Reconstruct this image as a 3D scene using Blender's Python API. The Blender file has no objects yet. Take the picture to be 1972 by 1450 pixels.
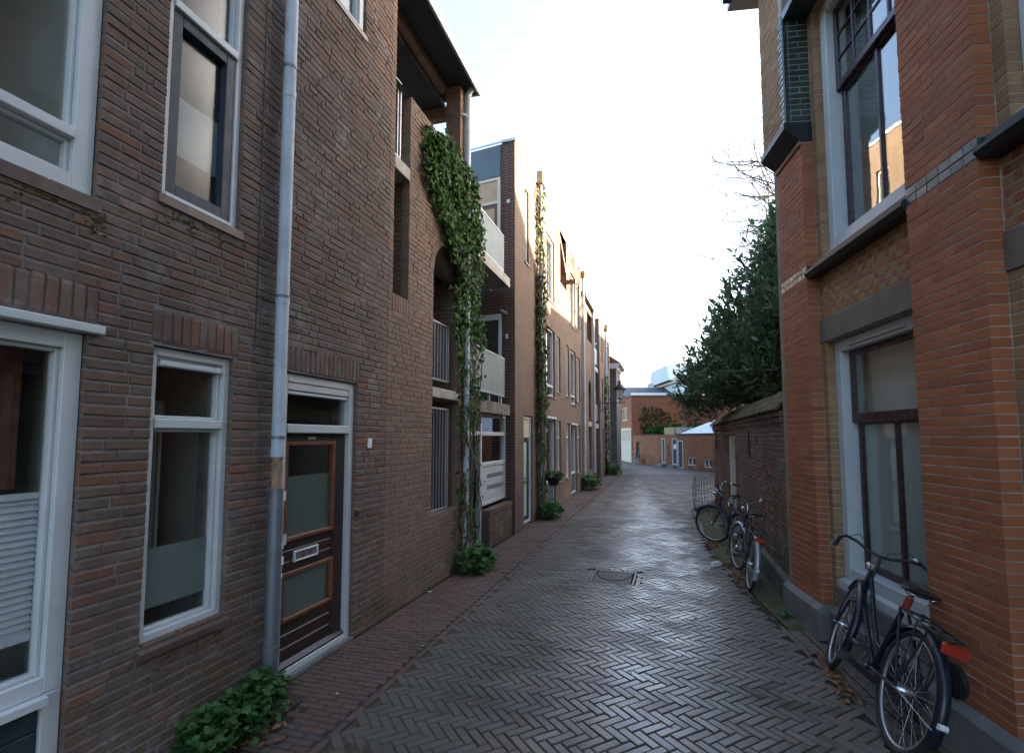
import bpy, math, random
from math import sin, cos, pi, radians, atan2, sqrt, hypot
random.seed(7)
R_ = random.Random(11)
C = bpy.context.scene.collection
SC = bpy.context.scene

# ------------------------------------------------------------------ camera, sky, sun, exposure
H = 1.95
PITCH = radians(4.176)
F_PX, CX, CY = 986.0, 986.0, 770.0
cam = bpy.data.cameras.new('camera')
cam.sensor_width = 36.0
cam.lens = 36.0 * F_PX / 1972.0
cam.shift_y = 45.0 / 1972.0
cam.clip_start = 0.05
cam.clip_end = 2000
camo = bpy.data.objects.new('camera', cam)
C.objects.link(camo)
camo.location = (0, 0, H)
camo.rotation_euler = (pi / 2 + PITCH, 0, 0)
SC.camera = camo

SUN_AZ = radians(80)      # clockwise from the view axis (+Y)
SUN_EL = radians(15)
world = bpy.data.worlds.new('World')
SC.world = world
world.use_nodes = True
wn = world.node_tree
bg = wn.nodes['Background']
sky = wn.nodes.new('ShaderNodeTexSky')
sky.sky_type = 'NISHITA'
sky.sun_disc = False
sky.sun_elevation = SUN_EL
sky.sun_rotation = SUN_AZ
sky.air_density = 0.8
sky.dust_density = 3.5
sky.ozone_density = 0.6
wn.links.new(sky.outputs[0], bg.inputs['Color'])
bg.inputs['Strength'].default_value = 0.1
sl = bpy.data.lights.new('sun', 'SUN')
sl.energy = 4.6
sl.angle = radians(0.5)
sl.color = (1.0, 0.83, 0.58)
so = bpy.data.objects.new('sun', sl)
C.objects.link(so)
sd = (sin(SUN_AZ) * cos(SUN_EL), cos(SUN_AZ) * cos(SUN_EL), sin(SUN_EL))
so.rotation_euler = (pi / 2 - SUN_EL, 0, pi - SUN_AZ)
so.location = (20, 10, 30)
SC.view_settings.view_transform = 'Standard'
SC.view_settings.look = 'None'
SC.view_settings.gamma = 1.0
SC.view_settings.use_curve_mapping = False
SC.view_settings.exposure = 3.5
SC.cycles.use_denoising = True
SC.cycles.max_bounces = 8
SC.cycles.transparent_max_bounces = 12

def proj(p):
    x, y, z = p[0], p[1], p[2] - H
    cp, sp = cos(PITCH), sin(PITCH)
    yf = y * cp + z * sp
    zu = -y * sp + z * cp
    if yf < 0.05:
        return None
    return CX + F_PX * x / yf, CY - F_PX * zu / yf, yf

# ------------------------------------------------------------------ materials
def new_mat(name):
    m = bpy.data.materials.new(name)
    m.use_nodes = True
    return m, m.node_tree, m.node_tree.nodes['Principled BSDF']

def N(nt, kind, **kw):
    n = nt.nodes.new(kind)
    for k, v in kw.items():
        if k.startswith('i_'):
            n.inputs[k[2:]].default_value = v
        else:
            setattr(n, k, v)
    return n

def ramp(nt, cols, interp='LINEAR'):
    r = nt.nodes.new('ShaderNodeValToRGB')
    r.color_ramp.interpolation = interp
    el = r.color_ramp.elements
    while len(el) > 1:
        el.remove(el[-1])
    el[0].position = cols[0][0]
    el[0].color = (*cols[0][1], 1)
    for p, c in cols[1:]:
        e = el.new(p)
        e.color = (*c, 1)
    return r

def noise(nt, vec, scale, detail=3, rough=0.55):
    n = N(nt, 'ShaderNodeTexNoise')
    n.inputs['Scale'].default_value = scale
    n.inputs['Detail'].default_value = detail
    n.inputs['Roughness'].default_value = rough
    if vec is not None:
        nt.links.new(vec, n.inputs['Vector'])
    return n.outputs['Fac']

def maprange(nt, v, a, b, c=0.0, d=1.0):
    m = N(nt, 'ShaderNodeMapRange')
    m.inputs['From Min'].default_value = a
    m.inputs['From Max'].default_value = b
    m.inputs['To Min'].default_value = c
    m.inputs['To Max'].default_value = d
    nt.links.new(v, m.inputs['Value'])
    return m.outputs['Result']

def mixc(nt, fac, a, b, mode='MIX'):
    m = N(nt, 'ShaderNodeMix', data_type='RGBA', blend_type=mode)
    for sock, v in ((m.inputs['Factor'], fac), (m.inputs['A'], a), (m.inputs['B'], b)):
        pass
    def setin(i, v):
        if isinstance(v, (int, float)):
            m.inputs[i].default_value = v
        elif isinstance(v, tuple):
            m.inputs[i].default_value = (*v, 1)
        else:
            nt.links.new(v, m.inputs[i])
    setin(0, fac); setin(6, a); setin(7, b)
    return m.outputs[2]

def math_(nt, op, a, b=None):
    m = N(nt, 'ShaderNodeMath', operation=op)
    for i, v in enumerate((a, b)):
        if v is None:
            continue
        if isinstance(v, (int, float)):
            m.inputs[i].default_value = v
        else:
            nt.links.new(v, m.inputs[i])
    return m.outputs[0]

def tint_value(nt):
    at = N(nt, 'ShaderNodeAttribute', attribute_name='tint')
    oi = N(nt, 'ShaderNodeObjectInfo')
    s = math_(nt, 'ADD', at.outputs['Fac'], math_(nt, 'MULTIPLY', oi.outputs['Random'], 7.31))
    return math_(nt, 'FRACT', s)

def bump(nt, bs, h, strength=0.3, dist=0.01):
    b = N(nt, 'ShaderNodeBump')
    b.inputs['Strength'].default_value = strength
    b.inputs['Distance'].default_value = dist
    nt.links.new(h, b.inputs['Height'])
    nt.links.new(b.outputs[0], bs.inputs['Normal'])

def simple(name, col, rough=0.6, metal=0.0, var=0.12, scale=6.0, bs=0.0, spec=0.5, bscale=60, dirt=None):
    m, nt, b = new_mat(name)
    g = N(nt, 'ShaderNodeNewGeometry')
    n = noise(nt, g.outputs['Position'], scale, 4)
    lo = tuple(c * (1 - var) for c in col)
    hi = tuple(min(1, c * (1 + var)) for c in col)
    r = ramp(nt, [(0.3, lo), (0.7, hi)])
    nt.links.new(n, r.inputs[0])
    c = r.outputs[0]
    if dirt:
        n3 = noise(nt, g.outputs['Position'], dirt[1], 5, 0.65)
        c = mixc(nt, maprange(nt, n3, dirt[2], dirt[2] + 0.18, 0, dirt[3]), c, dirt[0])
    nt.links.new(c, b.inputs['Base Color'])
    b.inputs['Roughness'].default_value = rough
    b.inputs['Metallic'].default_value = metal
    b.inputs['Specular IOR Level'].default_value = spec
    nr = noise(nt, g.outputs['Position'], scale * 3, 3)
    nt.links.new(maprange(nt, nr, 0.2, 0.8, max(0.02, rough - 0.1), min(1, rough + 0.1)), b.inputs['Roughness'])
    if bs:
        bump(nt, b, noise(nt, g.outputs['Position'], bscale, 4), bs, 0.004)
    return m

def brick_mat(name, cols, rough=0.85, stain=0.35, pale=None, algae=0.0, grain=0.25, spec=0.2, soot=None):
    m, nt, b = new_mat(name)
    g = N(nt, 'ShaderNodeNewGeometry')
    pos = g.outputs['Position']
    t = tint_value(nt)
    r = ramp(nt, cols)
    nt.links.new(t, r.inputs[0])
    c = r.outputs[0]
    n1 = noise(nt, pos, 38, 5, 0.65)
    c = mixc(nt, maprange(nt, n1, 0.35, 0.7, 0, grain), c, (0.03, 0.025, 0.022))
    n2 = noise(nt, pos, 0.9, 5, 0.6)
    c = mixc(nt, maprange(nt, n2, 0.42, 0.72, 0, stain), c, (0.055, 0.045, 0.04))
    if pale:
        n3 = noise(nt, pos, 1.6, 6, 0.7)
        n4 = noise(nt, pos, 9.0, 4, 0.7)
        f = math_(nt, 'MULTIPLY', maprange(nt, n3, 0.46, 0.66, 0, 1), maprange(nt, n4, 0.38, 0.62, 0, pale[1]))
        c = mixc(nt, f, c, pale[0])
    if algae:
        sx = N(nt, 'ShaderNodeSeparateXYZ')
        nt.links.new(pos, sx.inputs[0])
        n5 = noise(nt, pos, 2.3, 5, 0.6)
        hgt = maprange(nt, sx.outputs['Z'], 0.0, 0.75, 1, 0)
        f = math_(nt, 'MULTIPLY', hgt, maprange(nt, n5, 0.38, 0.62, 0, algae))
        c = mixc(nt, f, c, (0.045, 0.055, 0.022))
    mp = N(nt, 'ShaderNodeMapping')
    mp.inputs['Scale'].default_value = (3.4, 3.4, 0.32)
    nt.links.new(pos, mp.inputs['Vector'])
    n6 = noise(nt, mp.outputs[0], 1.0, 5, 0.6)      # rain streaks
    c = mixc(nt, maprange(nt, n6, 0.5, 0.72, 0, stain * 0.9), c, (0.05, 0.043, 0.038))
    nt.links.new(c, b.inputs['Base Color'])
    b.inputs['Specular IOR Level'].default_value = spec
    nt.links.new(maprange(nt, n1, 0.2, 0.8, rough - 0.12, min(1, rough + 0.08)), b.inputs['Roughness'])
    bump(nt, b, noise(nt, pos, 120, 4, 0.7), 0.45, 0.004)
    return m

def far_brick(name, c1, c2, mortar, stain=0.3, bw=0.22, rh=0.0625, ms=0.012, rough=0.9, algae=0.0, alg_z=1.0):
    m, nt, b = new_mat(name)
    tc = N(nt, 'ShaderNodeTexCoord')
    sx = N(nt, 'ShaderNodeSeparateXYZ')
    nt.links.new(tc.outputs['Object'], sx.inputs[0])
    cx = N(nt, 'ShaderNodeCombineXYZ')
    nt.links.new(math_(nt, 'SUBTRACT', sx.outputs['X'], sx.outputs['Y']), cx.inputs['X'])
    nt.links.new(sx.outputs['Z'], cx.inputs['Y'])
    bt = N(nt, 'ShaderNodeTexBrick')
    bt.inputs['Color1'].default_value = (*c1, 1)
    bt.inputs['Color2'].default_value = (*c2, 1)
    bt.inputs['Mortar'].default_value = (*mortar, 1)
    bt.inputs['Scale'].default_value = 1.0
    bt.inputs['Mortar Size'].default_value = ms
    bt.inputs['Mortar Smooth'].default_value = 0.2
    bt.inputs['Brick Width'].default_value = bw
    bt.inputs['Row Height'].default_value = rh
    nt.links.new(cx.outputs[0], bt.inputs['Vector'])
    g = N(nt, 'ShaderNodeNewGeometry')
    pos = g.outputs['Position']
    c = bt.outputs['Color']
    n0 = noise(nt, pos, 14, 4, 0.7)
    c = mixc(nt, maprange(nt, n0, 0.35, 0.75, 0, 0.4), c, tuple(x * 0.45 for x in c1))
    nb = noise(nt, pos, 3.2, 6, 0.75)
    c = mixc(nt, maprange(nt, nb, 0.42, 0.66, 0, stain), c, tuple(x * 0.5 for x in c2))
    nb2 = noise(nt, pos, 1.7, 6, 0.75)
    c = mixc(nt, maprange(nt, nb2, 0.56, 0.72, 0, 0.4), c, tuple(min(1, x * 1.25 + 0.05) for x in mortar))
    n2 = noise(nt, pos, 0.55, 6, 0.62)
    c = mixc(nt, maprange(nt, n2, 0.42, 0.72, 0, stain), c, (0.07, 0.055, 0.045))
    if algae:
        n5 = noise(nt, pos, 1.3, 5, 0.6)
        sz = N(nt, 'ShaderNodeSeparateXYZ')
        nt.links.new(pos, sz.inputs[0])
        f = math_(nt, 'MULTIPLY', maprange(nt, sz.outputs['Z'], 0.0, alg_z, 1, 0), maprange(nt, n5, 0.4, 0.6, 0, algae))
        c = mixc(nt, f, c, (0.06, 0.07, 0.03))
    nt.links.new(c, b.inputs['Base Color'])
    b.inputs['Roughness'].default_value = rough
    b.inputs['Specular IOR Level'].default_value = 0.25
    bump(nt, b, math_(nt, 'ADD', math_(nt, 'MULTIPLY', bt.outputs['Fac'], -1.0), math_(nt, 'MULTIPLY', n0, 0.4)), 0.5, 0.01)
    return m

def glass_mat(name, tint=(0.93, 0.95, 0.94), rough=0.0, boost=1.0):
    m = bpy.data.materials.new(name)
    m.use_nodes = True
    nt = m.node_tree
    nt.nodes.clear()
    out = N(nt, 'ShaderNodeOutputMaterial')
    tr = N(nt, 'ShaderNodeBsdfTransparent')
    tr.inputs[0].default_value = (*tint, 1)
    gl = N(nt, 'ShaderNodeBsdfGlossy')
    gl.inputs['Roughness'].default_value = rough
    lw = N(nt, 'ShaderNodeLayerWeight')
    lw.inputs['Blend'].default_value = 0.5
    f = math_(nt, 'ADD', math_(nt, 'MULTIPLY', math_(nt, 'POWER', lw.outputs['Facing'], 4.0), 0.9), 0.045)
    f = math_(nt, 'MINIMUM', math_(nt, 'MULTIPLY', f, boost), 1.0)
    g = N(nt, 'ShaderNodeNewGeometry')
    bp = N(nt, 'ShaderNodeBump')
    bp.inputs['Strength'].default_value = 0.02
    bp.inputs['Distance'].default_value = 0.02
    nt.links.new(noise(nt, g.outputs['Position'], 3.0, 2), bp.inputs['Height'])
    nt.links.new(bp.outputs[0], gl.inputs['Normal'])
    mx = N(nt, 'ShaderNodeMixShader')
    nt.links.new(f, mx.inputs[0])
    nt.links.new(tr.outputs[0], mx.inputs[1])
    nt.links.new(gl.outputs[0], mx.inputs[2])
    nt.links.new(mx.outputs[0], out.inputs[0])
    return m

def leaf_mat(name, cols, rough=0.45, trans=0.25, spec=0.5):
    m = bpy.data.materials.new(name)
    m.use_nodes = True
    nt = m.node_tree
    b = nt.nodes['Principled BSDF']
    out = nt.nodes['Material Output']
    t = tint_value(nt)
    r = ramp(nt, cols)
    nt.links.new(t, r.inputs[0])
    g = N(nt, 'ShaderNodeNewGeometry')
    n = noise(nt, g.outputs['Position'], 30, 3)
    c = mixc(nt, maprange(nt, n, 0.3, 0.7, 0, 0.35), r.outputs[0], tuple(x * 0.5 for x in cols[0][1]))
    nt.links.new(c, b.inputs['Base Color'])
    b.inputs['Roughness'].default_value = rough
    b.inputs['Specular IOR Level'].default_value = spec
    tl = N(nt, 'ShaderNodeBsdfTranslucent')
    nt.links.new(c, tl.inputs[0])
    mx = N(nt, 'ShaderNodeMixShader')
    mx.inputs[0].default_value = trans
    nt.links.new(b.outputs[0], mx.inputs[1])
    nt.links.new(tl.outputs[0], mx.inputs[2])
    nt.links.new(mx.outputs[0], out.inputs[0])
    return m

M = {}
M['brick_brown'] = brick_mat('brick_brown', [(0, (0.125, 0.086, 0.068)), (0.14, (0.175, 0.108, 0.076)), (0.3, (0.138, 0.10, 0.08)), (0.46, (0.188, 0.112, 0.076)), (0.58, (0.122, 0.09, 0.075)), (0.7, (0.17, 0.125, 0.099)), (0.82, (0.16, 0.096, 0.068)), (0.92, (0.215, 0.10, 0.062)), (1, (0.18, 0.145, 0.12))], stain=0.35, pale=((0.33, 0.31, 0.29), 0.55), algae=0.5)
M['brick_tan'] = brick_mat('brick_tan', [(0, (0.175, 0.112, 0.082)), (0.3, (0.225, 0.14, 0.10)), (0.6, (0.19, 0.135, 0.105)), (0.85, (0.25, 0.138, 0.09)), (1, (0.215, 0.168, 0.135))], stain=0.2, pale=((0.28, 0.24, 0.2), 0.25), algae=0.6)
M['brick_red'] = brick_mat('brick_red', [(0, (0.34, 0.108, 0.045)), (0.3, (0.41, 0.134, 0.055)), (0.6, (0.36, 0.12, 0.053)), (0.85, (0.45, 0.16, 0.066)), (1, (0.29, 0.097, 0.047))], rough=0.75, stain=0.22, algae=0.25, grain=0.2)
M['brick_yellow'] = brick_mat('brick_yellow', [(0, (0.36, 0.205, 0.098)), (0.4, (0.44, 0.265, 0.13)), (0.7, (0.33, 0.185, 0.092)), (1, (0.41, 0.225, 0.115))], stain=0.3, algae=0.3)
M['brick_old'] = brick_mat('brick_old', [(0, (0.12, 0.06, 0.04)), (0.25, (0.17, 0.085, 0.055)), (0.5, (0.10, 0.07, 0.055)), (0.7, (0.15, 0.10, 0.08)), (0.9, (0.20, 0.085, 0.05)), (1, (0.23, 0.18, 0.15))], stain=0.4, pale=((0.33, 0.31, 0.28), 0.6), algae=0.8, grain=0.4)
M['mortar_dark'] = simple('mortar_dark', (0.175, 0.165, 0.157), 0.95, var=0.3, scale=8, bs=0.4, spec=0.2)
M['mortar_mid'] = simple('mortar_mid', (0.17, 0.15, 0.132), 0.95, var=0.3, scale=8, bs=0.4, spec=0.2)
M['mortar_pale'] = simple('mortar_pale', (0.42, 0.39, 0.34), 0.9, var=0.3, scale=5, bs=0.3, spec=0.2, dirt=((0.16, 0.12, 0.09), 1.3, 0.5, 0.7))
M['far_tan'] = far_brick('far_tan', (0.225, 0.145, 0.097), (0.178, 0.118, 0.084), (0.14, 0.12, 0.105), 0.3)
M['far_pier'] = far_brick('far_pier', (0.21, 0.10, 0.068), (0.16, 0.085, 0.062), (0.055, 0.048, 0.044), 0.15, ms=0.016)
M['far_yellow'] = far_brick('far_yellow', (0.31, 0.20, 0.10), (0.25, 0.155, 0.08), (0.2, 0.17, 0.13), 0.25)
M['far_brown'] = far_brick('far_brown', (0.15, 0.075, 0.05), (0.11, 0.065, 0.05), (0.09, 0.075, 0.065), 0.3)
M['far_red'] = far_brick('far_red', (0.50, 0.155, 0.06), (0.38, 0.125, 0.056), (0.24, 0.15, 0.10), 0.36, algae=0.3)
M['far_oldred'] = far_brick('far_oldred', (0.48, 0.175, 0.08), (0.34, 0.14, 0.075), (0.25, 0.15, 0.09), 0.4, algae=0.7, alg_z=0.8)
M['white'] = simple('white_paint', (0.52, 0.555, 0.56), 0.42, var=0.06, scale=3, dirt=((0.42, 0.42, 0.4), 4.0, 0.58, 0.4))
M['cream'] = simple('cream_paint', (0.52, 0.465, 0.36), 0.5, var=0.08, scale=3, dirt=((0.4, 0.35, 0.27), 3.0, 0.58, 0.4))
M['ivory'] = simple('ivory_paint', (0.66, 0.61, 0.50), 0.5, var=0.08, scale=3)
M['brown_curtain'] = simple('brown_curtain', (0.20, 0.075, 0.05), 0.9, var=0.3, scale=14)
M['slate_paint'] = simple('slate_paint', (0.032, 0.046, 0.06), 0.5, var=0.12, scale=4, spec=0.3)
M['panel_blue'] = simple('panel_blue', (0.055, 0.085, 0.105), 0.5, var=0.15, scale=2)
M['dark_wood'] = simple('dark_wood', (0.032, 0.019, 0.015), 0.42, var=0.3, scale=9, bs=0.15)
M['groove'] = simple('groove_paint', (0.15, 0.115, 0.095), 0.6)
M['orange_wood'] = simple('orange_wood', (0.17, 0.06, 0.024), 0.45, var=0.3, scale=12, bs=0.15)
M['plum'] = simple('plum_paint', (0.045, 0.018, 0.02), 0.3, var=0.15)
M['zinc'] = simple('zinc', (0.44, 0.50, 0.55), 0.6, 0.0, var=0.12, scale=3, dirt=((0.24, 0.25, 0.26), 5, 0.55, 0.5))
M['galv'] = simple('galvanised_steel', (0.20, 0.22, 0.25), 0.5, 0.5, var=0.2, scale=5, dirt=((0.20, 0.09, 0.04), 7, 0.62, 0.6))
M['rust'] = simple('rusty_joint', (0.30, 0.19, 0.12), 0.8, var=0.4, scale=20, bs=0.3)
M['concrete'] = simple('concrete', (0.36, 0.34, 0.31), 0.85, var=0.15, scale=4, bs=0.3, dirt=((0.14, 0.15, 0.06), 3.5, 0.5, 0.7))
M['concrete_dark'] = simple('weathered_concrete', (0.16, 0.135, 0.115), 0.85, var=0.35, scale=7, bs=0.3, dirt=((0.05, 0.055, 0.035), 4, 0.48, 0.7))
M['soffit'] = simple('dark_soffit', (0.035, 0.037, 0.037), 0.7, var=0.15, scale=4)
M['soffit_wood'] = simple('soffit_wood', (0.21, 0.115, 0.065), 0.6, var=0.25, scale=10)
M['black_glaze'] = simple('black_glaze', (0.016, 0.019, 0.023), 0.4, var=0.3, scale=20, spec=0.4)
M['green_glaze'] = brick_mat('green_glaze', [(0, (0.018, 0.04, 0.034)), (0.5, (0.03, 0.058, 0.048)), (1, (0.022, 0.032, 0.034))], rough=0.24, stain=0.1, grain=0.1, spec=0.7)
M['stone'] = simple('grey_plinth_stone', (0.17, 0.165, 0.16), 0.75, var=0.2, scale=4, bs=0.25, dirt=((0.07, 0.075, 0.05), 2.5, 0.5, 0.6))
M['stone_moss'] = simple('mossy_plinth', (0.11, 0.115, 0.10), 0.85, var=0.3, scale=4, bs=0.4, dirt=((0.05, 0.065, 0.025), 2.5, 0.45, 0.8))
M['brown_stone'] = simple('brown_lintel_stone', (0.17, 0.13, 0.10), 0.85, var=0.2, scale=5, bs=0.25)
M['cement'] = simple('cement_strip', (0.22, 0.19, 0.15), 0.9, var=0.3, scale=6, bs=0.4)
M['tile_sill'] = simple('brown_sill_tile', (0.10, 0.066, 0.055), 0.45, var=0.3, scale=8, bs=0.2)
M['glass'] = glass_mat('window_glass')
M['glass_old'] = glass_mat('old_window_glass', (0.8, 0.85, 0.82), 0.0, 2.2)
M['glass_hazy'] = glass_mat('hazy_window_glass', (0.80, 0.84, 0.86), 0.22, 1.1)
M['frost'] = simple('frosted_film', (0.42, 0.48, 0.47), 0.55, var=0.06, scale=2)
M['frost_dark'] = simple('frosted_glass_dark', (0.15, 0.19, 0.185), 0.5, var=0.12, scale=2)
M['frost_panel'] = simple('balcony_glass', (0.17, 0.205, 0.205), 0.5, var=0.12, scale=1.2, spec=0.15, dirt=((0.20, 0.235, 0.23), 3, 0.5, 0.6))
M['steel'] = simple('bar_steel', (0.33, 0.34, 0.37), 0.4, 0.4, var=0.12, scale=8)
M['plaster'] = simple('room_plaster', (0.50, 0.49, 0.45), 0.9, var=0.05)
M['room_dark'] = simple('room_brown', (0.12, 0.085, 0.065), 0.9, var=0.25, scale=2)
M['room_floor'] = simple('room_floor', (0.16, 0.10, 0.055), 0.6, var=0.2, scale=5)
M['curtain'] = simple('net_curtain', (0.62, 0.63, 0.58), 0.9, var=0.1, scale=2)
M['blind'] = simple('pleated_blind', (0.74, 0.76, 0.80), 0.8, var=0.05)
M['terracotta'] = simple('terracotta', (0.42, 0.24, 0.15), 0.85, var=0.2, scale=15)
M['bark'] = simple('bark', (0.075, 0.058, 0.042), 0.95, var=0.35, scale=14, bs=0.6)
M['vine'] = simple('vine_bark', (0.13, 0.10, 0.07), 0.95, var=0.35, scale=18, bs=0.6)
M['soil'] = simple('soil', (0.042, 0.032, 0.024), 0.98, var=0.4, scale=20, bs=0.9, bscale=40)
M['moss'] = simple('mossy_verge', (0.075, 0.072, 0.028), 0.98, var=0.4, scale=9, bs=0.9, bscale=45, dirt=((0.12, 0.085, 0.045), 3, 0.52, 0.7))
M['ivy'] = leaf_mat('ivy_leaf', [(0, (0.018, 0.055, 0.014)), (0.35, (0.032, 0.10, 0.018)), (0.7, (0.06, 0.155, 0.022)), (0.96, (0.10, 0.20, 0.03)), (1, (0.12, 0.08, 0.035))], 0.55, 0.25, 0.12)
M['ivy_dry'] = leaf_mat('dry_vine_leaf', [(0, (0.05, 0.036, 0.02)), (0.4, (0.07, 0.048, 0.025)), (0.7, (0.03, 0.042, 0.016)), (1, (0.035, 0.055, 0.018))], 0.8, 0.12, 0.2)
M['laurel'] = leaf_mat('laurel_leaf', [(0, (0.06, 0.11, 0.06)), (0.45, (0.085, 0.155, 0.075)), (0.8, (0.12, 0.20, 0.09)), (0.97, (0.16, 0.225, 0.10)), (1, (0.22, 0.15, 0.08))], 0.36, 0.5, 0.6)
M['herb'] = leaf_mat('herb_leaf', [(0, (0.035, 0.10, 0.03)), (0.5, (0.065, 0.16, 0.045)), (1, (0.11, 0.21, 0.065))], 0.6, 0.35, 0.2)
M['fallen'] = leaf_mat('fallen_leaf', [(0, (0.16, 0.07, 0.03)), (0.5, (0.24, 0.10, 0.035)), (1, (0.30, 0.17, 0.06))], 0.7, 0.1)
M['rubber'] = simple('tyre_rubber', (0.018, 0.018, 0.019), 0.75, var=0.2)
M['bike_navy'] = simple('navy_bike_paint', (0.014, 0.018, 0.03), 0.3, 0.2, var=0.15)
M['bike_black'] = simple('black_bike_paint', (0.014, 0.014, 0.016), 0.32, 0.1, var=0.15)
M['bike_purple'] = simple('violet_bike_paint', (0.03, 0.028, 0.05), 0.35, 0.2, var=0.15)
M['plastic_black'] = simple('black_plastic', (0.02, 0.021, 0.022), 0.5, var=0.15)
M['chrome'] = simple('chrome', (0.55, 0.56, 0.57), 0.25, 0.95, var=0.1)
M['alu'] = simple('aluminium_rim', (0.45, 0.46, 0.47), 0.38, 0.8, var=0.1)
M['silver_guard'] = simple('silver_mudguard', (0.40, 0.43, 0.47), 0.35, 0.5, var=0.1)
M['red_lens'] = simple('red_reflector', (0.42, 0.03, 0.014), 0.25, var=0.15)
M['red_tape'] = simple('red_tape', (0.30, 0.03, 0.025), 0.5)
M['yellow_tape'] = simple('yellow_tape', (0.55, 0.34, 0.03), 0.5)
M['iron'] = simple('dark_iron', (0.03, 0.03, 0.032), 0.55, 0.5, var=0.25)
M['manhole_iron'] = simple('manhole_iron', (0.11, 0.095, 0.085), 0.5, 0.5, var=0.3, scale=12, bs=0.2)
M['lamp_glass'] = leaf_mat('lantern_glass', [(0, (0.85, 0.86, 0.85)), (1, (0.9, 0.9, 0.9))], 0.3, 0.75, 0.4)
M['roof_dark'] = simple('dark_roof_tile', (0.055, 0.058, 0.068), 0.7, var=0.25, scale=6, bs=0.3)
M['roof_red'] = simple('red_roof_tile', (0.22, 0.065, 0.04), 0.8, var=0.25, scale=6, bs=0.3)
M['pale_wall'] = simple('pale_render', (0.52, 0.56, 0.57), 0.8, var=0.06)
M['pale_roof'] = simple('pale_zinc_roof', (0.42, 0.50, 0.54), 0.5, 0.2, var=0.08)
M['grey_render'] = simple('grey_render', (0.10, 0.095, 0.09), 0.9, var=0.3, scale=3, bs=0.2)
M['white_roof'] = simple('white_canopy', (0.66, 0.72, 0.76), 0.5, var=0.05, scale=2)
M['ply'] = simple('plywood', (0.42, 0.29, 0.17), 0.8, var=0.1)
M['red_wood'] = simple('red_brown_timber', (0.10, 0.045, 0.03), 0.6, var=0.2)
M['coping'] = simple('mossy_coping', (0.095, 0.07, 0.042), 0.95, var=0.4, scale=4, bs=0.6, spec=0.1, dirt=((0.075, 0.08, 0.03), 2.0, 0.48, 0.8))
M['paper'] = simple('white_paper', (0.7, 0.7, 0.68), 0.8, var=0.06)

def verge_dirt(nt, pos):
    """moss and grime trodden nowhere: a band along the left pavement, ragged at its edge, thinner along the right wall"""
    vm_ = N(nt, 'ShaderNodeVectorMath', operation='DOT_PRODUCT')
    vm_.inputs[1].default_value = (0.95931, -0.28237, 0.0)
    nt.links.new(pos, vm_.inputs[0])
    off = math_(nt, 'ADD', vm_.outputs['Value'], 2.924)
    off = math_(nt, 'ADD', off, math_(nt, 'MULTIPLY', math_(nt, 'SUBTRACT', noise(nt, pos, 1.1, 6, 0.65), 0.5), 2.2))
    off = math_(nt, 'ADD', off, math_(nt, 'MULTIPLY', math_(nt, 'SUBTRACT', noise(nt, pos, 14, 4, 0.7), 0.5), 0.9))
    left = maprange(nt, off, 1.35, 2.25, 0.85, 0.0)
    v2 = N(nt, 'ShaderNodeVectorMath', operation='DOT_PRODUCT')
    v2.inputs[1].default_value = (-0.985, 0.17, 0.0)
    nt.links.new(pos, v2.inputs[0])
    o2 = math_(nt, 'ADD', math_(nt, 'ADD', v2.outputs['Value'], 1.86), math_(nt, 'MULTIPLY', math_(nt, 'SUBTRACT', noise(nt, pos, 2.3, 5, 0.65), 0.5), 1.3))
    right = maprange(nt, o2, 0.0, 0.55, 0.6, 0.0)
    return math_(nt, 'MAXIMUM', left, right)

def paver_mat(name, cols, rlo, rhi, green, spec=0.5, verge=False):
    m, nt, b = new_mat(name)
    g = N(nt, 'ShaderNodeNewGeometry')
    pos = g.outputs['Position']
    r = ramp(nt, cols)
    nt.links.new(tint_value(nt), r.inputs[0])
    c = r.outputs[0]
    n1 = noise(nt, pos, 45, 5, 0.7)
    c = mixc(nt, maprange(nt, n1, 0.35, 0.7, 0, 0.35), c, (0.02, 0.018, 0.016))
    n2 = noise(nt, pos, 0.8, 6, 0.65)
    c = mixc(nt, maprange(nt, n2, 0.45, 0.68, 0, green), c, (0.045, 0.047, 0.024))
    vd = verge_dirt(nt, pos) if verge else None
    if verge:
        c = mixc(nt, vd, c, mixc(nt, noise(nt, pos, 6, 5, 0.7), (0.082, 0.06, 0.043), (0.06, 0.055, 0.03)))
    nt.links.new(c, b.inputs['Base Color'])
    n3 = noise(nt, pos, 1.7, 5, 0.6)
    rr = math_(nt, 'ADD', maprange(nt, n3, 0.35, 0.65, rlo, rhi), math_(nt, 'MULTIPLY', n1, 0.12))
    rr = math_(nt, 'ADD', rr, math_(nt, 'MULTIPLY', tint_value(nt), 0.14))
    if verge:
        rr = math_(nt, 'ADD', rr, math_(nt, 'MULTIPLY', vd, 0.5))
    nt.links.new(rr, b.inputs['Roughness'])
    b.inputs['Specular IOR Level'].default_value = spec
    bump(nt, b, noise(nt, pos, 70, 5, 0.7), 0.35, 0.003)
    return m
M['paver'] = paver_mat('street_paver', [(0, (0.105, 0.08, 0.06)), (0.3, (0.132, 0.10, 0.075)), (0.55, (0.095, 0.078, 0.062)), (0.75, (0.15, 0.117, 0.088)), (0.9, (0.165, 0.086, 0.054)), (1, (0.13, 0.108, 0.088))], 0.12, 0.40, 0.6, 0.95, True)
M['paver_red'] = paver_mat('pavement_clinker', [(0, (0.125, 0.07, 0.056)), (0.35, (0.16, 0.088, 0.068)), (0.6, (0.112, 0.075, 0.064)), (0.85, (0.175, 0.088, 0.065)), (1, (0.09, 0.08, 0.076))], 0.5, 0.75, 0.6, 0.35)
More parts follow.
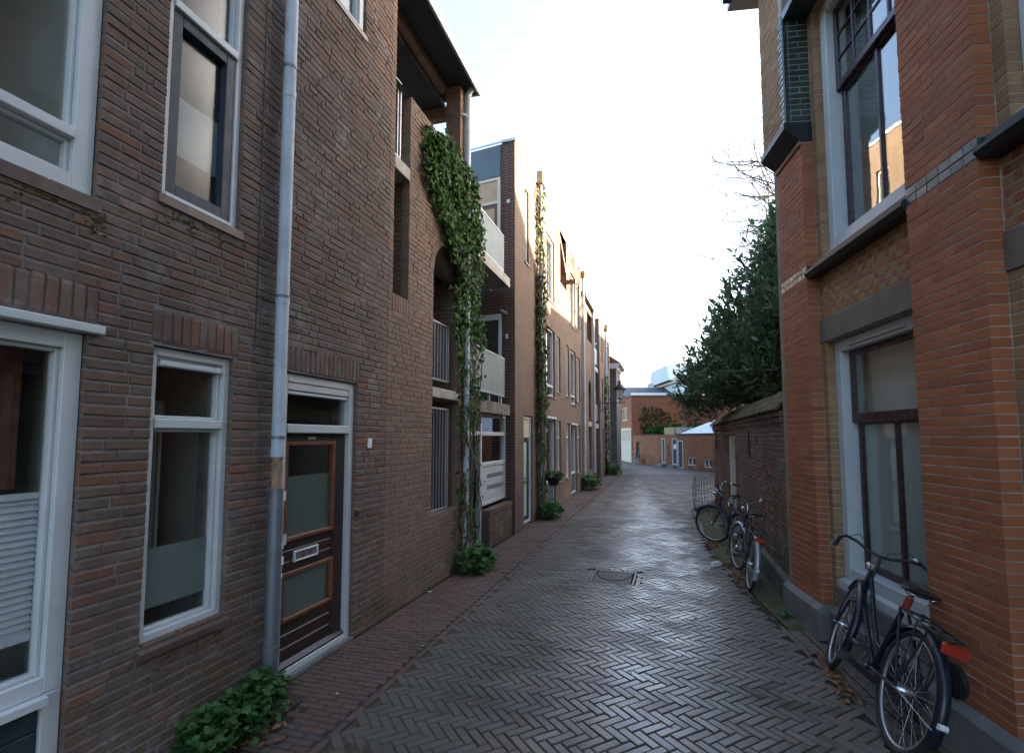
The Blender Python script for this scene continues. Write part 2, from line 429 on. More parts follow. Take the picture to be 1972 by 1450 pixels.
M['joint'] = simple('joint_sand', (0.045, 0.038, 0.03), 0.95, var=0.4, scale=14, bs=0.6, spec=0.15, dirt=((0.04, 0.045, 0.018), 1.5, 0.48, 0.7))

# ------------------------------------------------------------------ mesh helpers
class Fr:
    """a wall's frame: u along the wall, off towards the street, z up"""
    def __init__(s, d, n, c, us=0.0):
        l = hypot(*d)
        s.d = (d[0] / l, d[1] / l)
        s.n = n
        s.o = (n[0] * c + s.d[0] * us, n[1] * c + s.d[1] * us)
        s.s = 1 if s.d[0] * n[1] - s.d[1] * n[0] > 0 else -1
        s.ang = atan2(s.d[1], s.d[0])
    def W(s, u, off, z):
        return (s.o[0] + s.d[0] * u + s.n[0] * off, s.o[1] + s.d[1] * u + s.n[1] * off, z)

def frame_pts(a, b, side):
    dx, dy = b[0] - a[0], b[1] - a[1]
    l = hypot(dx, dy)
    d = (dx / l, dy / l)
    n = (d[1], -d[0]) if side == 'L' else (-d[1], d[0])
    f = Fr(d, n, 0)
    f.o = (a[0], a[1])
    return f

LW = Fr((0.28236981, 0.95930563), (0.95930563, -0.28236981), -2.92411925)
RW = Fr((0.12938738, 0.99159412), (-0.99159412, 0.12938738), -2.32424071)
GW = frame_pts((3.20, 6.02), (3.20 + 2.857, 6.02 + 9.58), 'R')
FW = frame_pts((11.32, 28.99), (9.26, 39.6), 'R')
EW = frame_pts((9.26, 39.6), (9.41, 45.09), 'R')
class _Id(Fr):
    def __init__(s):
        s.d = (1, 0); s.n = (0, 1); s.o = (0, 0); s.s = 1; s.ang = 0
ID = _Id()

class MB:
    def __init__(s, fr=ID, u0=0.0, y0=0.0, z0=0.0):
        s.fr, s.u0, s.y0, s.z0 = fr, u0, y0, z0
        s.v, s.f, s.t, s.sm = [], [], [], []
    def P(s, u, o, z):
        return (u - s.u0, s.fr.s * o - s.y0, z - s.z0)
    def add(s, pts, faces, t=None, smooth=False):
        b = len(s.v)
        s.v += [s.P(*p) for p in pts]
        if t is None:
            t = R_.random()
        for f in faces:
            s.f.append(tuple(b + i for i in f))
            s.t.append(t)
            s.sm.append(smooth)
    def box(s, u0, u1, o0, o1, z0, z1, t=None):
        s.add([(u0, o0, z0), (u1, o0, z0), (u1, o1, z0), (u0, o1, z0), (u0, o0, z1), (u1, o0, z1), (u1, o1, z1), (u0, o1, z1)],
              [(0, 3, 2, 1), (4, 5, 6, 7), (0, 1, 5, 4), (1, 2, 6, 5), (2, 3, 7, 6), (3, 0, 4, 7)], t)
    def cbox(s, u0, u1, o0, o1, z0, z1, c=0.006, t=None):
        """box with its street-side edges chamfered"""
        b = [(u0, o0, z0), (u1, o0, z0), (u1, o0, z1), (u0, o0, z1)]
        m = [(u0, o1 - c, z0), (u1, o1 - c, z0), (u1, o1 - c, z1), (u0, o1 - c, z1)]
        f = [(u0 + c, o1, z0 + c), (u1 - c, o1, z0 + c), (u1 - c, o1, z1 - c), (u0 + c, o1, z1 - c)]
        fs = [(0, 1, 2, 3)]
        for i in range(4):
            j = (i + 1) % 4
            fs += [(i, j, 4 + j, 4 + i), (4 + i, 4 + j, 8 + j, 8 + i)]
        fs.append((8, 9, 10, 11))
        s.add(b + m + f, fs, t)
    def brick(s, u0, u1, z0, z1, o, depth=0.1, c=0.004, j=0.0022, t=None):
        r = R_.uniform
        b = [(u0, o - depth, z0), (u1, o - depth, z0), (u1, o - depth, z1), (u0, o - depth, z1)]
        m = [(x, o - c, z) for x, z in ((u0, z0), (u1, z0), (u1, z1), (u0, z1))]
        f = [(u0 + c + r(-j, j), o + r(-j, j), z0 + c + r(-j, j)), (u1 - c + r(-j, j), o + r(-j, j), z0 + c + r(-j, j)),
             (u1 - c + r(-j, j), o + r(-j, j), z1 - c + r(-j, j)), (u0 + c + r(-j, j), o + r(-j, j), z1 - c + r(-j, j))]
        fs = []
        for i in range(4):
            k = (i + 1) % 4
            fs += [(i, k, 4 + k, 4 + i), (4 + i, 4 + k, 8 + k, 8 + i)]
        fs.append((8, 9, 10, 11))
        s.add(b + m + f, fs, t)
    def quad(s, a, b, c, d, t=None):
        s.add([a, b, c, d], [(0, 1, 2, 3)], t)
    def prism(s, poly, o0, o1, t=None):
        n = len(poly)
        s.add([(u, o0, z) for u, z in poly] + [(u, o1, z) for u, z in poly],
              [tuple(range(n)), tuple(range(2 * n - 1, n - 1, -1))] + [(i, (i + 1) % n, n + (i + 1) % n, n + i) for i in range(n)], t)
    def xprism(s, poly, u0, u1, t=None):
        """section given in (off, z), run along u"""
        n = len(poly)
        s.add([(u0, o, z) for o, z in poly] + [(u1, o, z) for o, z in poly],
              [tuple(range(n)), tuple(range(2 * n - 1, n - 1, -1))] + [(i, (i + 1) % n, n + (i + 1) % n, n + i) for i in range(n)], t)
    def tube(s, pts, r, n=8, closed=False, t=None, caps=True):
        if not isinstance(r, (list, tuple)):
            r = [r] * len(pts)
        k = len(pts)
        rings = []
        px = None
        for i in range(k):
            if closed:
                a, b = pts[i - 1], pts[(i + 1) % k]
            else:
                a, b = pts[max(0, i - 1)], pts[min(k - 1, i + 1)]
            d = [b[q] - a[q] for q in range(3)]
            l = sqrt(sum(q * q for q in d)) or 1
            d = [q / l for q in d]
            ref = px if px else ([0, 0, 1] if abs(d[2]) < 0.9 else [1, 0, 0])
            dp = sum(ref[q] * d[q] for q in range(3))
            e = [ref[q] - dp * d[q] for q in range(3)]
            l = sqrt(sum(q * q for q in e))
            if l < 1e-6:
                ref = [0.3, 0.9, 0.2]
                dp = sum(ref[q] * d[q] for q in range(3))
                e = [ref[q] - dp * d[q] for q in range(3)]
                l = sqrt(sum(q * q for q in e))
            e = [q / l for q in e]
            px = e
            g = [d[1] * e[2] - d[2] * e[1], d[2] * e[0] - d[0] * e[2], d[0] * e[1] - d[1] * e[0]]
            for m in range(n):
                an = 2 * pi * m / n
                rings.append(tuple(pts[i][q] + r[i] * (cos(an) * e[q] + sin(an) * g[q]) for q in range(3)))
        fs = []
        for i in range(k if closed else k - 1):
            i2 = (i + 1) % k
            for m in range(n):
                m2 = (m + 1) % n
                fs.append((i * n + m, i * n + m2, i2 * n + m2, i2 * n + m))
        s.add(rings, fs, t, True)
        if caps and not closed:
            s.add(rings[:n], [tuple(range(n))], t)
            s.add(rings[-n:], [tuple(range(n))], t)
    def lathe(s, prof, c, axis='z', n=16, t=None):
        """prof: (radius, height) pairs round a vertical axis at c"""
        pts, fs = [], []
        for r, h in prof:
            for m in range(n):
                an = 2 * pi * m / n
                a, b = r * cos(an), r * sin(an)
                pts.append((c[0] + a, c[1] + b, c[2] + h) if axis == 'z' else (c[0] + a, c[1] + h, c[2] + b))
        for i in range(len(prof) - 1):
            for m in range(n):
                m2 = (m + 1) % n
                fs.append((i * n + m, i * n + m2, (i + 1) * n + m2, (i + 1) * n + m))
        s.add(pts, fs, t, True)
    def mesh(s, name, mat):
        me = bpy.data.meshes.new(name)
        me.from_pydata(s.v, [], s.f if s.fr.s > 0 else [f[::-1] for f in s.f])
        a = me.attributes.new('tint', 'FLOAT', 'FACE')
        a.data.foreach_set('value', s.t)
        me.polygons.foreach_set('use_smooth', s.sm)
        if mat:
            me.materials.append(mat)
        me.update()
        return me
    def build(s, name, mat, parent=None, kind=None, label=None):
        if not s.f:
            return None
        o = bpy.data.objects.new(name, s.mesh(name, M[mat] if isinstance(mat, str) else mat))
        C.objects.link(o)
        o.parent = parent
        if kind:
            o['kind'] = kind
        if label:
            o['label'] = label
        return o

def tag(o, label, cat, group=None):
    o['label'] = label
    o['category'] = cat
    if group:
        o['group'] = group
    return o

def thing(name, label, cat, fr=ID, u=0.0, off=0.0, z=0.0, group=None, rz=0.0):
    o = bpy.data.objects.new(name, None)
    C.objects.link(o)
    o.empty_display_size = 0.2
    o.location = fr.W(u, off, z)
    o.rotation_euler = (0, 0, fr.ang + rz)
    return tag(o, label, cat, group)

def copy_tree(o, parent=None):
    c = o.copy()
    C.objects.link(c)
    c.parent = parent
    for ch in list(o.children):
        copy_tree(ch, c)
    return c

# ------------------------------------------------------------------ brickwork
def in_hole(u, z, holes):
    for h in holes:
        if h[0] < u < h[1] and h[2] < z < h[3]:
            return True
    return False

def arch_holes(uc, r, zs, step=0.03125):
    out = []
    z = 0.0
    while z < r - 1e-6:
        zz = z + step / 2
        w = sqrt(max(0, r * r - zz * zz))
        out.append((uc - w, uc + w, zs + z, zs + min(z + step, r)))
        z += step
    return out

def courses(u0, u1, z0, z1, holes, course=0.0625, joint=0.01, st=0.21, hd=0.10, hp=0.35, vj=None, rnd=None, regular=False):
    """bricks (ua, ub, za, zb) laid course by course, cut at openings and ends"""
    rnd = rnd or R_
    vj = joint if vj is None else vj
    out = []
    n = int(round((z1 - z0) / course))
    for k in range(n):
        za = z0 + k * course + joint / 2
        zb = z0 + (k + 1) * course - joint / 2
        zc = (za + zb) / 2
        cuts = [(u0, u1)]
        for h in holes:
            if h[2] < zc < h[3]:
                nc = []
                for a, b in cuts:
                    if h[1] <= a or h[0] >= b:
                        nc.append((a, b))
                        continue
                    if h[0] > a:
                        nc.append((a, h[0]))
                    if h[1] < b:
                        nc.append((h[1], b))
                cuts = nc
        for a, b in cuts:
            x = a
            first = True
            while x < b - 0.015:
                if regular:
                    l = hd if ((k % 2) and first) else st
                    if first and k % 2 == 0:
                        l = st
                else:
                    l = hd if rnd.random() < hp else st
                    if first and k % 2:
                        l = st * rnd.uniform(0.45, 0.95)
                first = False
                if b - (x + l) < 0.06:
                    l = b - x
                    if l > 0.29:
                        l = l / 2
                out.append((x + (0 if x == a else vj / 2), x + l - (0 if abs(x + l - b) < 1e-6 else vj / 2), za, zb))
                x += l
    return out

def soldiers(u0, u1, z0, z1, pitch=0.0625, joint=0.01):
    n = max(1, int(round((u1 - u0) / pitch)))
    p = (u1 - u0) / n
    return [(u0 + i * p + joint / 2, u0 + (i + 1) * p - joint / 2, z0, z1) for i in range(n)]

_unit = {}
def unit_brick(sgn, mat, depth, c):
    key = (sgn, mat, depth, c)
    if key not in _unit:
        m = MB()
        m.fr = type('F', (), {'s': sgn})()
        m.brick(-0.105, 0.105, -0.02625, 0.02625, 0.0, depth, c, 0.0014, t=0.0)
        _unit[key] = m.mesh('brick', M[mat])
    return _unit[key]

def lay(parent, fr, u0, bricks, mat, off=0.0, depth=0.1, c=0.004, limit=300, used=0, jit=0.0016, stuff='brickwork'):
    """the bricks that show largest as parts, the rest joined into one mesh"""
    sc = []
    for b in bricks:
        p = proj(fr.W((b[0] + b[1]) / 2, off, (b[2] + b[3]) / 2))
        ok = p and -20 < p[0] < 1992 and -20 < p[1] < 1470
        sc.append((1.0 / p[2] if ok else 0.0, b))
    sc.sort(key=lambda q: -q[0])
    n = min(limit - used, sum(1 for q in sc if q[0] > 0))
    me = unit_brick(fr.s, mat, depth, c)
    for _, b in sc[:n]:
        o = bpy.data.objects.new('brick', me)
        C.objects.link(o)
        o.parent = parent
        o.location = ((b[0] + b[1]) / 2 - u0, fr.s * (off + R_.uniform(-jit, jit)), (b[2] + b[3]) / 2)
        o.rotation_euler = (R_.uniform(-0.012, 0.012), R_.uniform(-0.006, 0.006), R_.uniform(-0.01, 0.01))
        o.scale = ((b[1] - b[0]) / 0.21, 1, (b[3] - b[2]) / 0.0525)
    m = MB(fr, u0)
    for _, b in sc[n:]:
        m.brick(b[0], b[1], b[2], b[3], off + R_.uniform(-jit, jit), depth, c)
    m.build(stuff, mat, parent, 'stuff')
    return used + n

def sheet(m, u0, u1, z0, z1, holes, off, deep=None, grow=0.003):
    """a wall face with its openings left out; deep: the openings' cheeks go back to this offset"""
    hs = [(h[0] - grow, h[1] + grow, h[2] - grow, h[3] + grow) for h in holes]
    us = sorted({u0, u1} | {min(max(x, u0), u1) for h in hs for x in h[:2]})
    zs = sorted({z0, z1} | {min(max(x, z0), z1) for h in hs for x in h[2:]})
    for i in range(len(us) - 1):
        run = None
        for j in range(len(zs) - 1):
            if us[i + 1] - us[i] < 1e-6 or zs[j + 1] - zs[j] < 1e-6:
                continue
            if not in_hole((us[i] + us[i + 1]) / 2, (zs[j] + zs[j + 1]) / 2, hs):
                if run is None:
                    run = zs[j]
                end = zs[j + 1]
            elif run is not None:
                m.quad((us[i], off, run), (us[i + 1], off, run), (us[i + 1], off, end), (us[i], off, end), 0.5)
                run = None
        if run is not None:
            m.quad((us[i], off, run), (us[i + 1], off, run), (us[i + 1], off, end), (us[i], off, end), 0.5)
    if deep is not None:
        for h in hs:
            a, b, c, d = max(h[0], u0), min(h[1], u1), h[2], min(h[3], z1)
            m.quad((a, off, c), (a, deep, c), (a, deep, d), (a, off, d), 0.5)
            m.quad((b, off, c), (b, deep, c), (b, deep, d), (b, off, d), 0.5)
            m.quad((a, off, c), (b, off, c), (b, deep, c), (a, deep, c), 0.5)
            m.quad((a, off, d), (b, off, d), (b, deep, d), (a, deep, d), 0.5)

def rect_frame(m, a, b, z0, z1, w, o0, o1, c=0.004, wb=None):
    wb = wb or w
    m.cbox(a, a + w, o0, o1, z0, z1, c)
    m.cbox(b - w, b, o0, o1, z0, z1, c)
    m.cbox(a + w, b - w, o0, o1, z1 - w, z1, c)
    m.cbox(a + w, b - w, o0, o1, z0, z0 + wb, c)

def window(th, fr, u0, a, b, z0, z1, off=-0.04, fw=0.06, trans=(), mull=(), mat='white', depth=0.09, glass='glass', sash=None, sill=None, label=None, bead=0.02):
    """frame part with transoms, sashes, panes and sill as sub-parts; returns it"""
    m = MB(fr, u0)
    rect_frame(m, a, b, z0, z1, fw, off - depth, off)
    w = m.build('window', mat, th, label=label)
    zs = [z0 + fw] + [q for t in trans for q in (t - 0.03, t + 0.03)] + [z1 - fw]
    us = [a + fw] + [q for t in mull for q in (t - 0.025, t + 0.025)] + [b - fw]
    for t in trans:
        q = MB(fr, u0)
        q.cbox(a + fw, b - fw, off - depth, off + 0.012, t - 0.03, t + 0.03)
        q.build('transom', mat, w)
    for t in mull:
        for k in range(0, len(zs), 2):
            q = MB(fr, u0)
            q.cbox(t - 0.025, t + 0.025, off - depth, off - 0.005, zs[k], zs[k + 1])
            q.build('mullion', mat, w)
    for i in range(0, len(us), 2):
        for k in range(0, len(zs), 2):
            x0, x1, y0, y1 = us[i], us[i + 1], zs[k], zs[k + 1]
            if sash and k // 2 in sash[1]:
                q = MB(fr, u0)
                rect_frame(q, x0 + 0.003, x1 - 0.003, y0 + 0.003, y1 - 0.003, sash[2], off - depth + 0.005, off - 0.012)
                q.build('sash', sash[0], w)
                x0 += sash[2]; x1 -= sash[2]; y0 += sash[2]; y1 -= sash[2]
            elif bead:
                q = MB(fr, u0)
                rect_frame(q, x0 + 0.001, x1 - 0.001, y0 + 0.001, y1 - 0.001, bead, off - depth + 0.01, off - 0.03, 0.003)
                q.build('glazing_bead', mat, w)
            q = MB(fr, u0)
            q.box(x0, x1, off - depth + 0.02, off - depth + 0.026, y0, y1)
            q.build('pane', glass, w)
    if sill:
        q = MB(fr, u0)
        q.xprism([(off - 0.1, z0 - 0.002), (off - 0.1, z0 - sill[1]), (sill[2], z0 - sill[1] - 0.012), (sill[2], z0 - sill[1] + 0.025), (off + 0.002, z0 - 0.002)], a - sill[3], b + sill[3])
        q.build('sill', sill[0], w)
    return w

def downpipe(th, fr, u0, u, off, z0, z1, r=0.05, brackets=(), mat='zinc', name='downpipe', joints=()):
    m = MB(fr, u0)
    m.tube([(u, off, z0), (u, off, z1)], r, 14)
    p = m.build(name, mat, th)
    for z in brackets:
        q = MB(fr, u0)
        q.tube([(u, off, z - 0.012), (u, off, z + 0.012)], r + 0.006, 14)
        q.box(u - 0.012, u + 0.012, -0.02, off - r + 0.01, z - 0.01, z + 0.01)
        q.build('pipe_bracket', 'galv', p)
    for z in joints:
        q = MB(fr, u0)
        q.tube([(u, off, z - 0.03), (u, off, z + 0.03)], r + 0.004, 14)
        q.build('pipe_joint', mat, p)
    return p

def vnorm(v):
    l = sqrt(sum(q * q for q in v)) or 1
    return tuple(q / l for q in v)
def vcross(a, b):
    return (a[1] * b[2] - a[2] * b[1], a[2] * b[0] - a[0] * b[2], a[0] * b[1] - a[1] * b[0])
LONG = [(0.28, 0.42), (0.62, 0.5), (0.85, 0.26)]
IVY = [(0.02, 0.42), (0.36, 0.56), (0.48, 0.28), (0.62, 0.30)]
HERB = [(0.05, 0.45), (0.4, 0.62), (0.5, 0.4), (0.75, 0.46), (0.85, 0.2)]
def leaf(m, p, d, nrm, L, W, shape, fold=0.25, t=None, droop=0.12):
    d = vnorm(d)
    s = vnorm(vcross(d, nrm))
    n = vcross(s, d)
    def q(a, b, h):
        return tuple(p[i] + d[i] * a * L + s[i] * b * W + n[i] * h * W for i in range(3))
    base, tip = q(0, 0, 0), q(1, 0, -droop)
    l = [q(a, b, fold * b - droop * a * a) for a, b in shape]
    r = [q(a, -b, fold * b - droop * a * a) for a, b in shape]
    k = len(shape)
    m.add([base, tip] + l + r, [(0,) + tuple(range(2, 2 + k)) + (1,), (0, 1) + tuple(range(1 + 2 * k, 1 + k, -1))], t)

# ------------------------------------------------------------------ the ground: street, pavement, verge
def lw_x(y, off):      # x of the line at a given distance from the left wall
    return (-2.92411925 + off + 0.28236981 * y) / 0.95930563
EDGE = [(2.0, 2.30), (3.34, 2.43), (3.8, 2.52), (5.84, 2.83), (8.81, 3.36), (11.0, 4.0), (14.2, 4.95), (17.0, 6.9), (20.0, 9.2), (24.0, 10.6), (28.0, 11.2)]
def right_x(y):
    for (a, x0), (b, x1) in zip(EDGE, EDGE[1:]):
        if a <= y <= b:
            return x0 + (x1 - x0) * (y - a) / (b - a)
    return EDGE[0][1] if y < EDGE[0][0] else EDGE[-1][1]

gm = MB()
gm.quad((-300, -300, -0.05), (300, -300, -0.05), (300, 300, -0.05), (-300, 300, -0.05))
g = gm.build('ground', 'joint', None, 'structure')
sm_ = MB()
sm_.quad((-40, -30, -0.016), (40, -30, -0.016), (40, 90, -0.016), (-40, 90, -0.016))
street = sm_.build('street', 'joint', None, 'structure')

PW, PL = 0.068, 0.204
MANHOLE = [(1.05, 7.10), (1.62, 6.92), (1.81, 7.55), (1.21, 7.75)]
def in_poly(x, y, pl, grow=0.0):
    cx_ = sum(p[0] for p in pl) / len(pl)
    cy_ = sum(p[1] for p in pl) / len(pl)
    sgn = None
    for (ax, ay), (bx, by) in zip(pl, pl[1:] + pl[:1]):
        ax += (ax - cx_) * grow; ay += (ay - cy_) * grow
        bx += (bx - cx_) * grow; by += (by - cy_) * grow
        c = (bx - ax) * (y - ay) - (by - ay) * (x - ax)
        if sgn is None:
            sgn = c > 0
        elif (c > 0) != sgn:
            return False
    return True

def slab_shape(m, cx_, cy_, l, w, ang, z=0.0, c=0.006, h=0.05, t=None, ti=(0, 0)):
    ca, sa = cos(ang), sin(ang)
    def q(a, b, zz):
        return (cx_ + a * ca - b * sa, cy_ + a * sa + b * ca, zz + a * ti[0] + b * ti[1])
    l, w = l / 2, w / 2
    cs = [(-l, -w), (l, -w), (l, w), (-l, w)]
    j = 0.0016
    low = [q(a, b, z - h) for a, b in cs]
    mid = [q(a, b, z - c) for a, b in cs]
    top = [q(a * (1 - c / l) + R_.uniform(-j, j), b * (1 - c / w) + R_.uniform(-j, j), z) for a, b in cs]
    fs = []
    for i in range(4):
        k = (i + 1) % 4
        fs += [(i, k, 4 + k, 4 + i), (4 + i, 4 + k, 8 + k, 8 + i)]
    fs.append((8, 9, 10, 11))
    m.add(low + mid + top, fs, t)

def sag(x, y):
    return 0.006 * sin(1.3 * x + 0.7 * y) * sin(0.9 * y - 0.5 * x + 1) + 0.004 * sin(3.1 * x + 1.7) * sin(2.3 * y)

def lay_pavers(parent, items, mat, l0, w0, name='paver', stuff='paving', limit=300, vis=lambda p: True):
    um = MB()
    slab_shape(um, 0, 0, l0, w0, 0, t=0.0)
    me = um.mesh(name, M[mat])
    sc = []
    for it in items:
        p = proj((it[0], it[1], 0))
        ok = p and -10 < p[0] < 1982 and 0 < p[1] < 1455
        sc.append((1 / p[2] if ok else 0, it))
    sc.sort(key=lambda k: -k[0])
    n = min(limit, sum(1 for k in sc if k[0] > 0))
    for _, (x, y, a, l, w) in sc[:n]:
        o = bpy.data.objects.new(name, me)
        C.objects.link(o)
        o.parent = parent
        o.location = (x, y, sag(x, y) + R_.uniform(-0.003, 0.003))
        o.rotation_euler = (R_.uniform(-0.018, 0.018), R_.uniform(-0.018, 0.018), a + R_.uniform(-0.012, 0.012))
        o.scale = (l / l0, w / w0, 1)
    m = MB()
    for _, (x, y, a, l, w) in sc[n:]:
        slab_shape(m, x, y, l, w, a + R_.uniform(-0.018, 0.018), sag(x, y) + R_.uniform(-0.003, 0.003), ti=(R_.uniform(-0.018, 0.018), R_.uniform(-0.018, 0.018)))
    m.build(stuff, mat, parent, 'stuff')

# herringbone: rows of slanting bricks across the street, square to the left-hand houses
ROT = radians(-16.4) - pi / 4
items = []
for m_ in range(-60, 80):
    for j in range(-420, 420):
        for kind in (0, 1):
            if kind == 0:
                cu, cv, l, w, a = (j + 1.5) * PW, (j + 6 * m_ + 0.5) * PW, PL, PW, 0
            else:
                cu, cv, l, w, a = (j - 0.5) * PW, (j + 6 * m_ + 1.5) * PW, PL, PW, pi / 2
            x = cu * cos(ROT) - cv * sin(ROT) + 1.0
            y = cu * sin(ROT) + cv * cos(ROT) + 8.0
            if y < 2.4 or y > 27.5:
                continue
            if x < lw_x(y, 0.85) or x > right_x(y) - 0.02:
                continue
            if y > 2.0 and in_poly(x, y, MANHOLE, 0.12):
                continue
            items.append((x, y, ROT + a, PL - 0.0055, PW - 0.0055))
lay_pavers(street, items, 'paver', PL - 0.0055, PW - 0.0055)

# grit that has filled the joints where nobody drives
M['silt'] = simple('joint_silt', (0.092, 0.074, 0.054), 0.97, var=0.35, scale=16, bs=0.6, spec=0.1, dirt=((0.062, 0.06, 0.03), 2.0, 0.46, 0.8))
sm2 = MB()
pts = []
for k in range(170):
    u = 1.0 + 0.12 * k
    w = 1.75 + 0.3 * sin(1.1 * u) + 0.18 * sin(3.7 * u + 1) + 0.08 * sin(11 * u)
    for o in (0.83, 1.2, w):
        p = LW.W(u, o, 0)
        pts.append((p[0], p[1], sag(p[0], p[1]) - (0.0035 if o < w else 0.011)))
sm2.add(pts, [(3 * k + j, 3 * k + j + 1, 3 * k + j + 4, 3 * k + j + 3) for k in range(169) for j in (0, 1)], 0.5, True)
sm2.build('joint_silt', 'silt', street, 'stuff')

# the far street, beyond the bricks that can be told apart
fm = MB()
poly = [(lw_x(27.4, 0.8), 27.4), (11.2, 27.4), (11.25, 29.0), (9.3, 39.6), (9.4, 60), (3, 60), (lw_x(27.4, 0.8) - 0.2, 27.6)]
fm.add([(x, y, -0.004) for x, y in poly], [tuple(range(len(poly)))])
fm.build('far_paving', 'paver', street, 'stuff')

pv = MB(LW)
pv.quad((-3, -0.1, -0.011), (31, -0.1, -0.011), (31, 0.82, -0.011), (-3, 0.82, -0.011))
pavement = pv.build('pavement', 'joint', None, 'structure')
pavement.location = LW.W(0, 0, 0)
pavement.rotation_euler = (0, 0, LW.ang)
items = []
def lwpt(u, off, rot, l, w):
    p = LW.W(u, off, 0)
    items.append((p[0], p[1], LW.ang + rot, l, w))
u = 1.0
i = 0
while u < 29:
    pit = 2.25 < u < 3.38 or 7.05 < u < 7.62 or 12.0 < u < 12.5
    o = 0.012 if i % 2 == 0 else -0.09
    while o < 0.74:
        a, b = max(o, 0.01), min(o + 0.2, 0.752)
        if b - a > 0.03 and not (pit and a < 0.30):
            lwpt(u, (a + b) / 2, pi / 2, b - a - 0.006, 0.060)
        o += 0.204
    u += 0.0665
    i += 1
u = 1.0
while u < 29:
    for o in (0.785, ):
        lwpt(u, o, 0, 0.204, 0.056)
    u += 0.212
lay_pavers(pavement, [(x - 0, y - 0, a, l, w) for x, y, a, l, w in items], 'paver_red', 0.194, 0.060)
for ch in pavement.children:      # pieces were laid in street coordinates
    ch.matrix_parent_inverse = pavement.matrix_basis.inverted()

# right verge: kerb bricks, mossy strip
vm = MB()
ys = [1.0 + 0.4 * k for k in range(37)]
def rwall_x(y):
    return (2.32424 + 0.12939 * y) / 0.99159 if y < 5.9 else 3.20 + 0.29823 * (y - 6.02)
for a, b in zip(ys, ys[1:]):
    vm.quad((right_x(a) - 0.02, a, -0.006), (rwall_x(a) + 0.2, a, -0.006), (rwall_x(b) + 0.2, b, -0.006), (right_x(b) - 0.02, b, -0.006))
verge = vm.build('verge', 'joint', None, 'structure')
mv = MB()
rr = random.Random(5)
NX, NY = 9, 90
pts = []
for j in range(NY + 1):
    y = 5.3 + 8.2 * j / NY
    xa, xb = right_x(y) + 0.05, rwall_x(y) + 0.1
    for i in range(NX + 1):
        hgt = -0.004 + 0.018 * rr.random() + (0.012 if 0 < i < NX else 0)
        if j in (0, NY):
            hgt = -0.012
        pts.append((xa + (xb - xa) * i / NX, y, hgt))
mv.add(pts, [(j * (NX + 1) + i, j * (NX + 1) + i + 1, (j + 1) * (NX + 1) + i + 1, (j + 1) * (NX + 1) + i) for j in range(NY) for i in range(NX)], 0.5, True)
mv.build('moss', 'moss', verge, 'stuff')
items = []
y = 2.6
while y < 13.8:
    x = right_x(y) + 0.022
    a = atan2(0.1, right_x(y + 0.1) - right_x(y))
    items.append((x, y, a, 0.196, 0.055))
    y += 0.2 * sin(a)
y = 2.6
k = 0
while y < 5.35:
    x = right_x(y) + 0.085
    a = radians(81)
    while x < rwall_x(y) - 0.02:
        items.append((x, y + (0.1 if k % 2 else 0), a, 0.197, 0.058))
        x += 0.064
        k += 1
    k = 0
    y += 0.203
lay_pavers(verge, items, 'paver', 0.196, 0.055, stuff='verge_paving')

# ------------------------------------------------------------------ left: dark brown house (nearest)
HB = thing('brown_brick_house', 'dark brown brick house with white framed windows and a brown front door with letter slot', 'house', LW, 3.0)
U = 3.0
holesA = [(0.3, 1.945, 3.225, 5.55), (2.315, 2.92, 3.44, 5.5), (0.3, 1.945, 0.0, 2.50), (2.32, 2.92, 0.735, 2.505),
          (3.44, 4.455, 0.0, 2.485), (3.55, 4.47, 6.165, 7.6)]
sol = [(0.3, 1.99, 2.555, 2.765), (2.30, 2.95, 2.52, 2.735), (3.42, 4.50, 2.50, 2.715)]
bm_ = MB(LW, U)
sheet(bm_, 0.6, 5.016, 0, 7.9, holesA, -0.007, -0.30)
bm_.build('wall', 'mortar_dark', HB)
body = MB(LW, U)
body.quad((-4, -0.0, 0), (0.6, 0, 0), (0.6, 0, 7.9), (-4, 0, 7.9))
body.quad((-4, 0.0, 0), (-4, -6, 0), (-4, -6, 7.9), (-4, 0.0, 7.9))
body.quad((-4, -6, 0), (5.016, -6, 0), (5.016, -6, 7.9), (-4, -6, 7.9))
body.quad((5.016, -0.11, 0), (5.016, -6, 0), (5.016, -6, 7.9), (5.016, -0.11, 7.9))
body.build('rear_wall', 'far_brown', HB)
rf = MB(LW, U)
rf.box(-4, 5.05, -6, 0.18, 7.9, 8.05)
rf.build('roof', 'soffit', HB)
it = MB(LW, U)
for z in (0.01, 2.72, 5.7):
    it.box(0.2, 4.95, -4.2, -0.31, z - 0.1 if z > 0.1 else z - 0.005, z)
it.build('room_floor', 'room_floor', HB)
it = MB(LW, U)
for u0, u1, o in ((0.2, 2.1, -2.6), (2.1, 3.2, -2.3), (3.2, 4.95, -3.0)):
    for z0, z1 in ((0.01, 2.62), (2.72, 5.6), (5.7, 7.88)):
        it.quad((u0, o, z0), (u1, o, z0), (u1, o, z1), (u0, o, z1))
        it.quad((u1, o, z0), (u1, -0.31, z0), (u1, -0.31, z1), (u1, o, z1))
it.build('room_wall', 'plaster', HB)
bs = courses(0.6, 5.016, 0.0, 7.875, holesA + sol, joint=0.0115, st=0.232, hd=0.113, hp=0.3)
for s_ in sol:
    bs += soldiers(max(0.6, s_[0]), s_[1], s_[2] + 0.004, s_[3] - 0.004)
lay(HB, LW, U, bs, 'brick_brown', stuff='brickwork', c=0.006, jit=0.003)

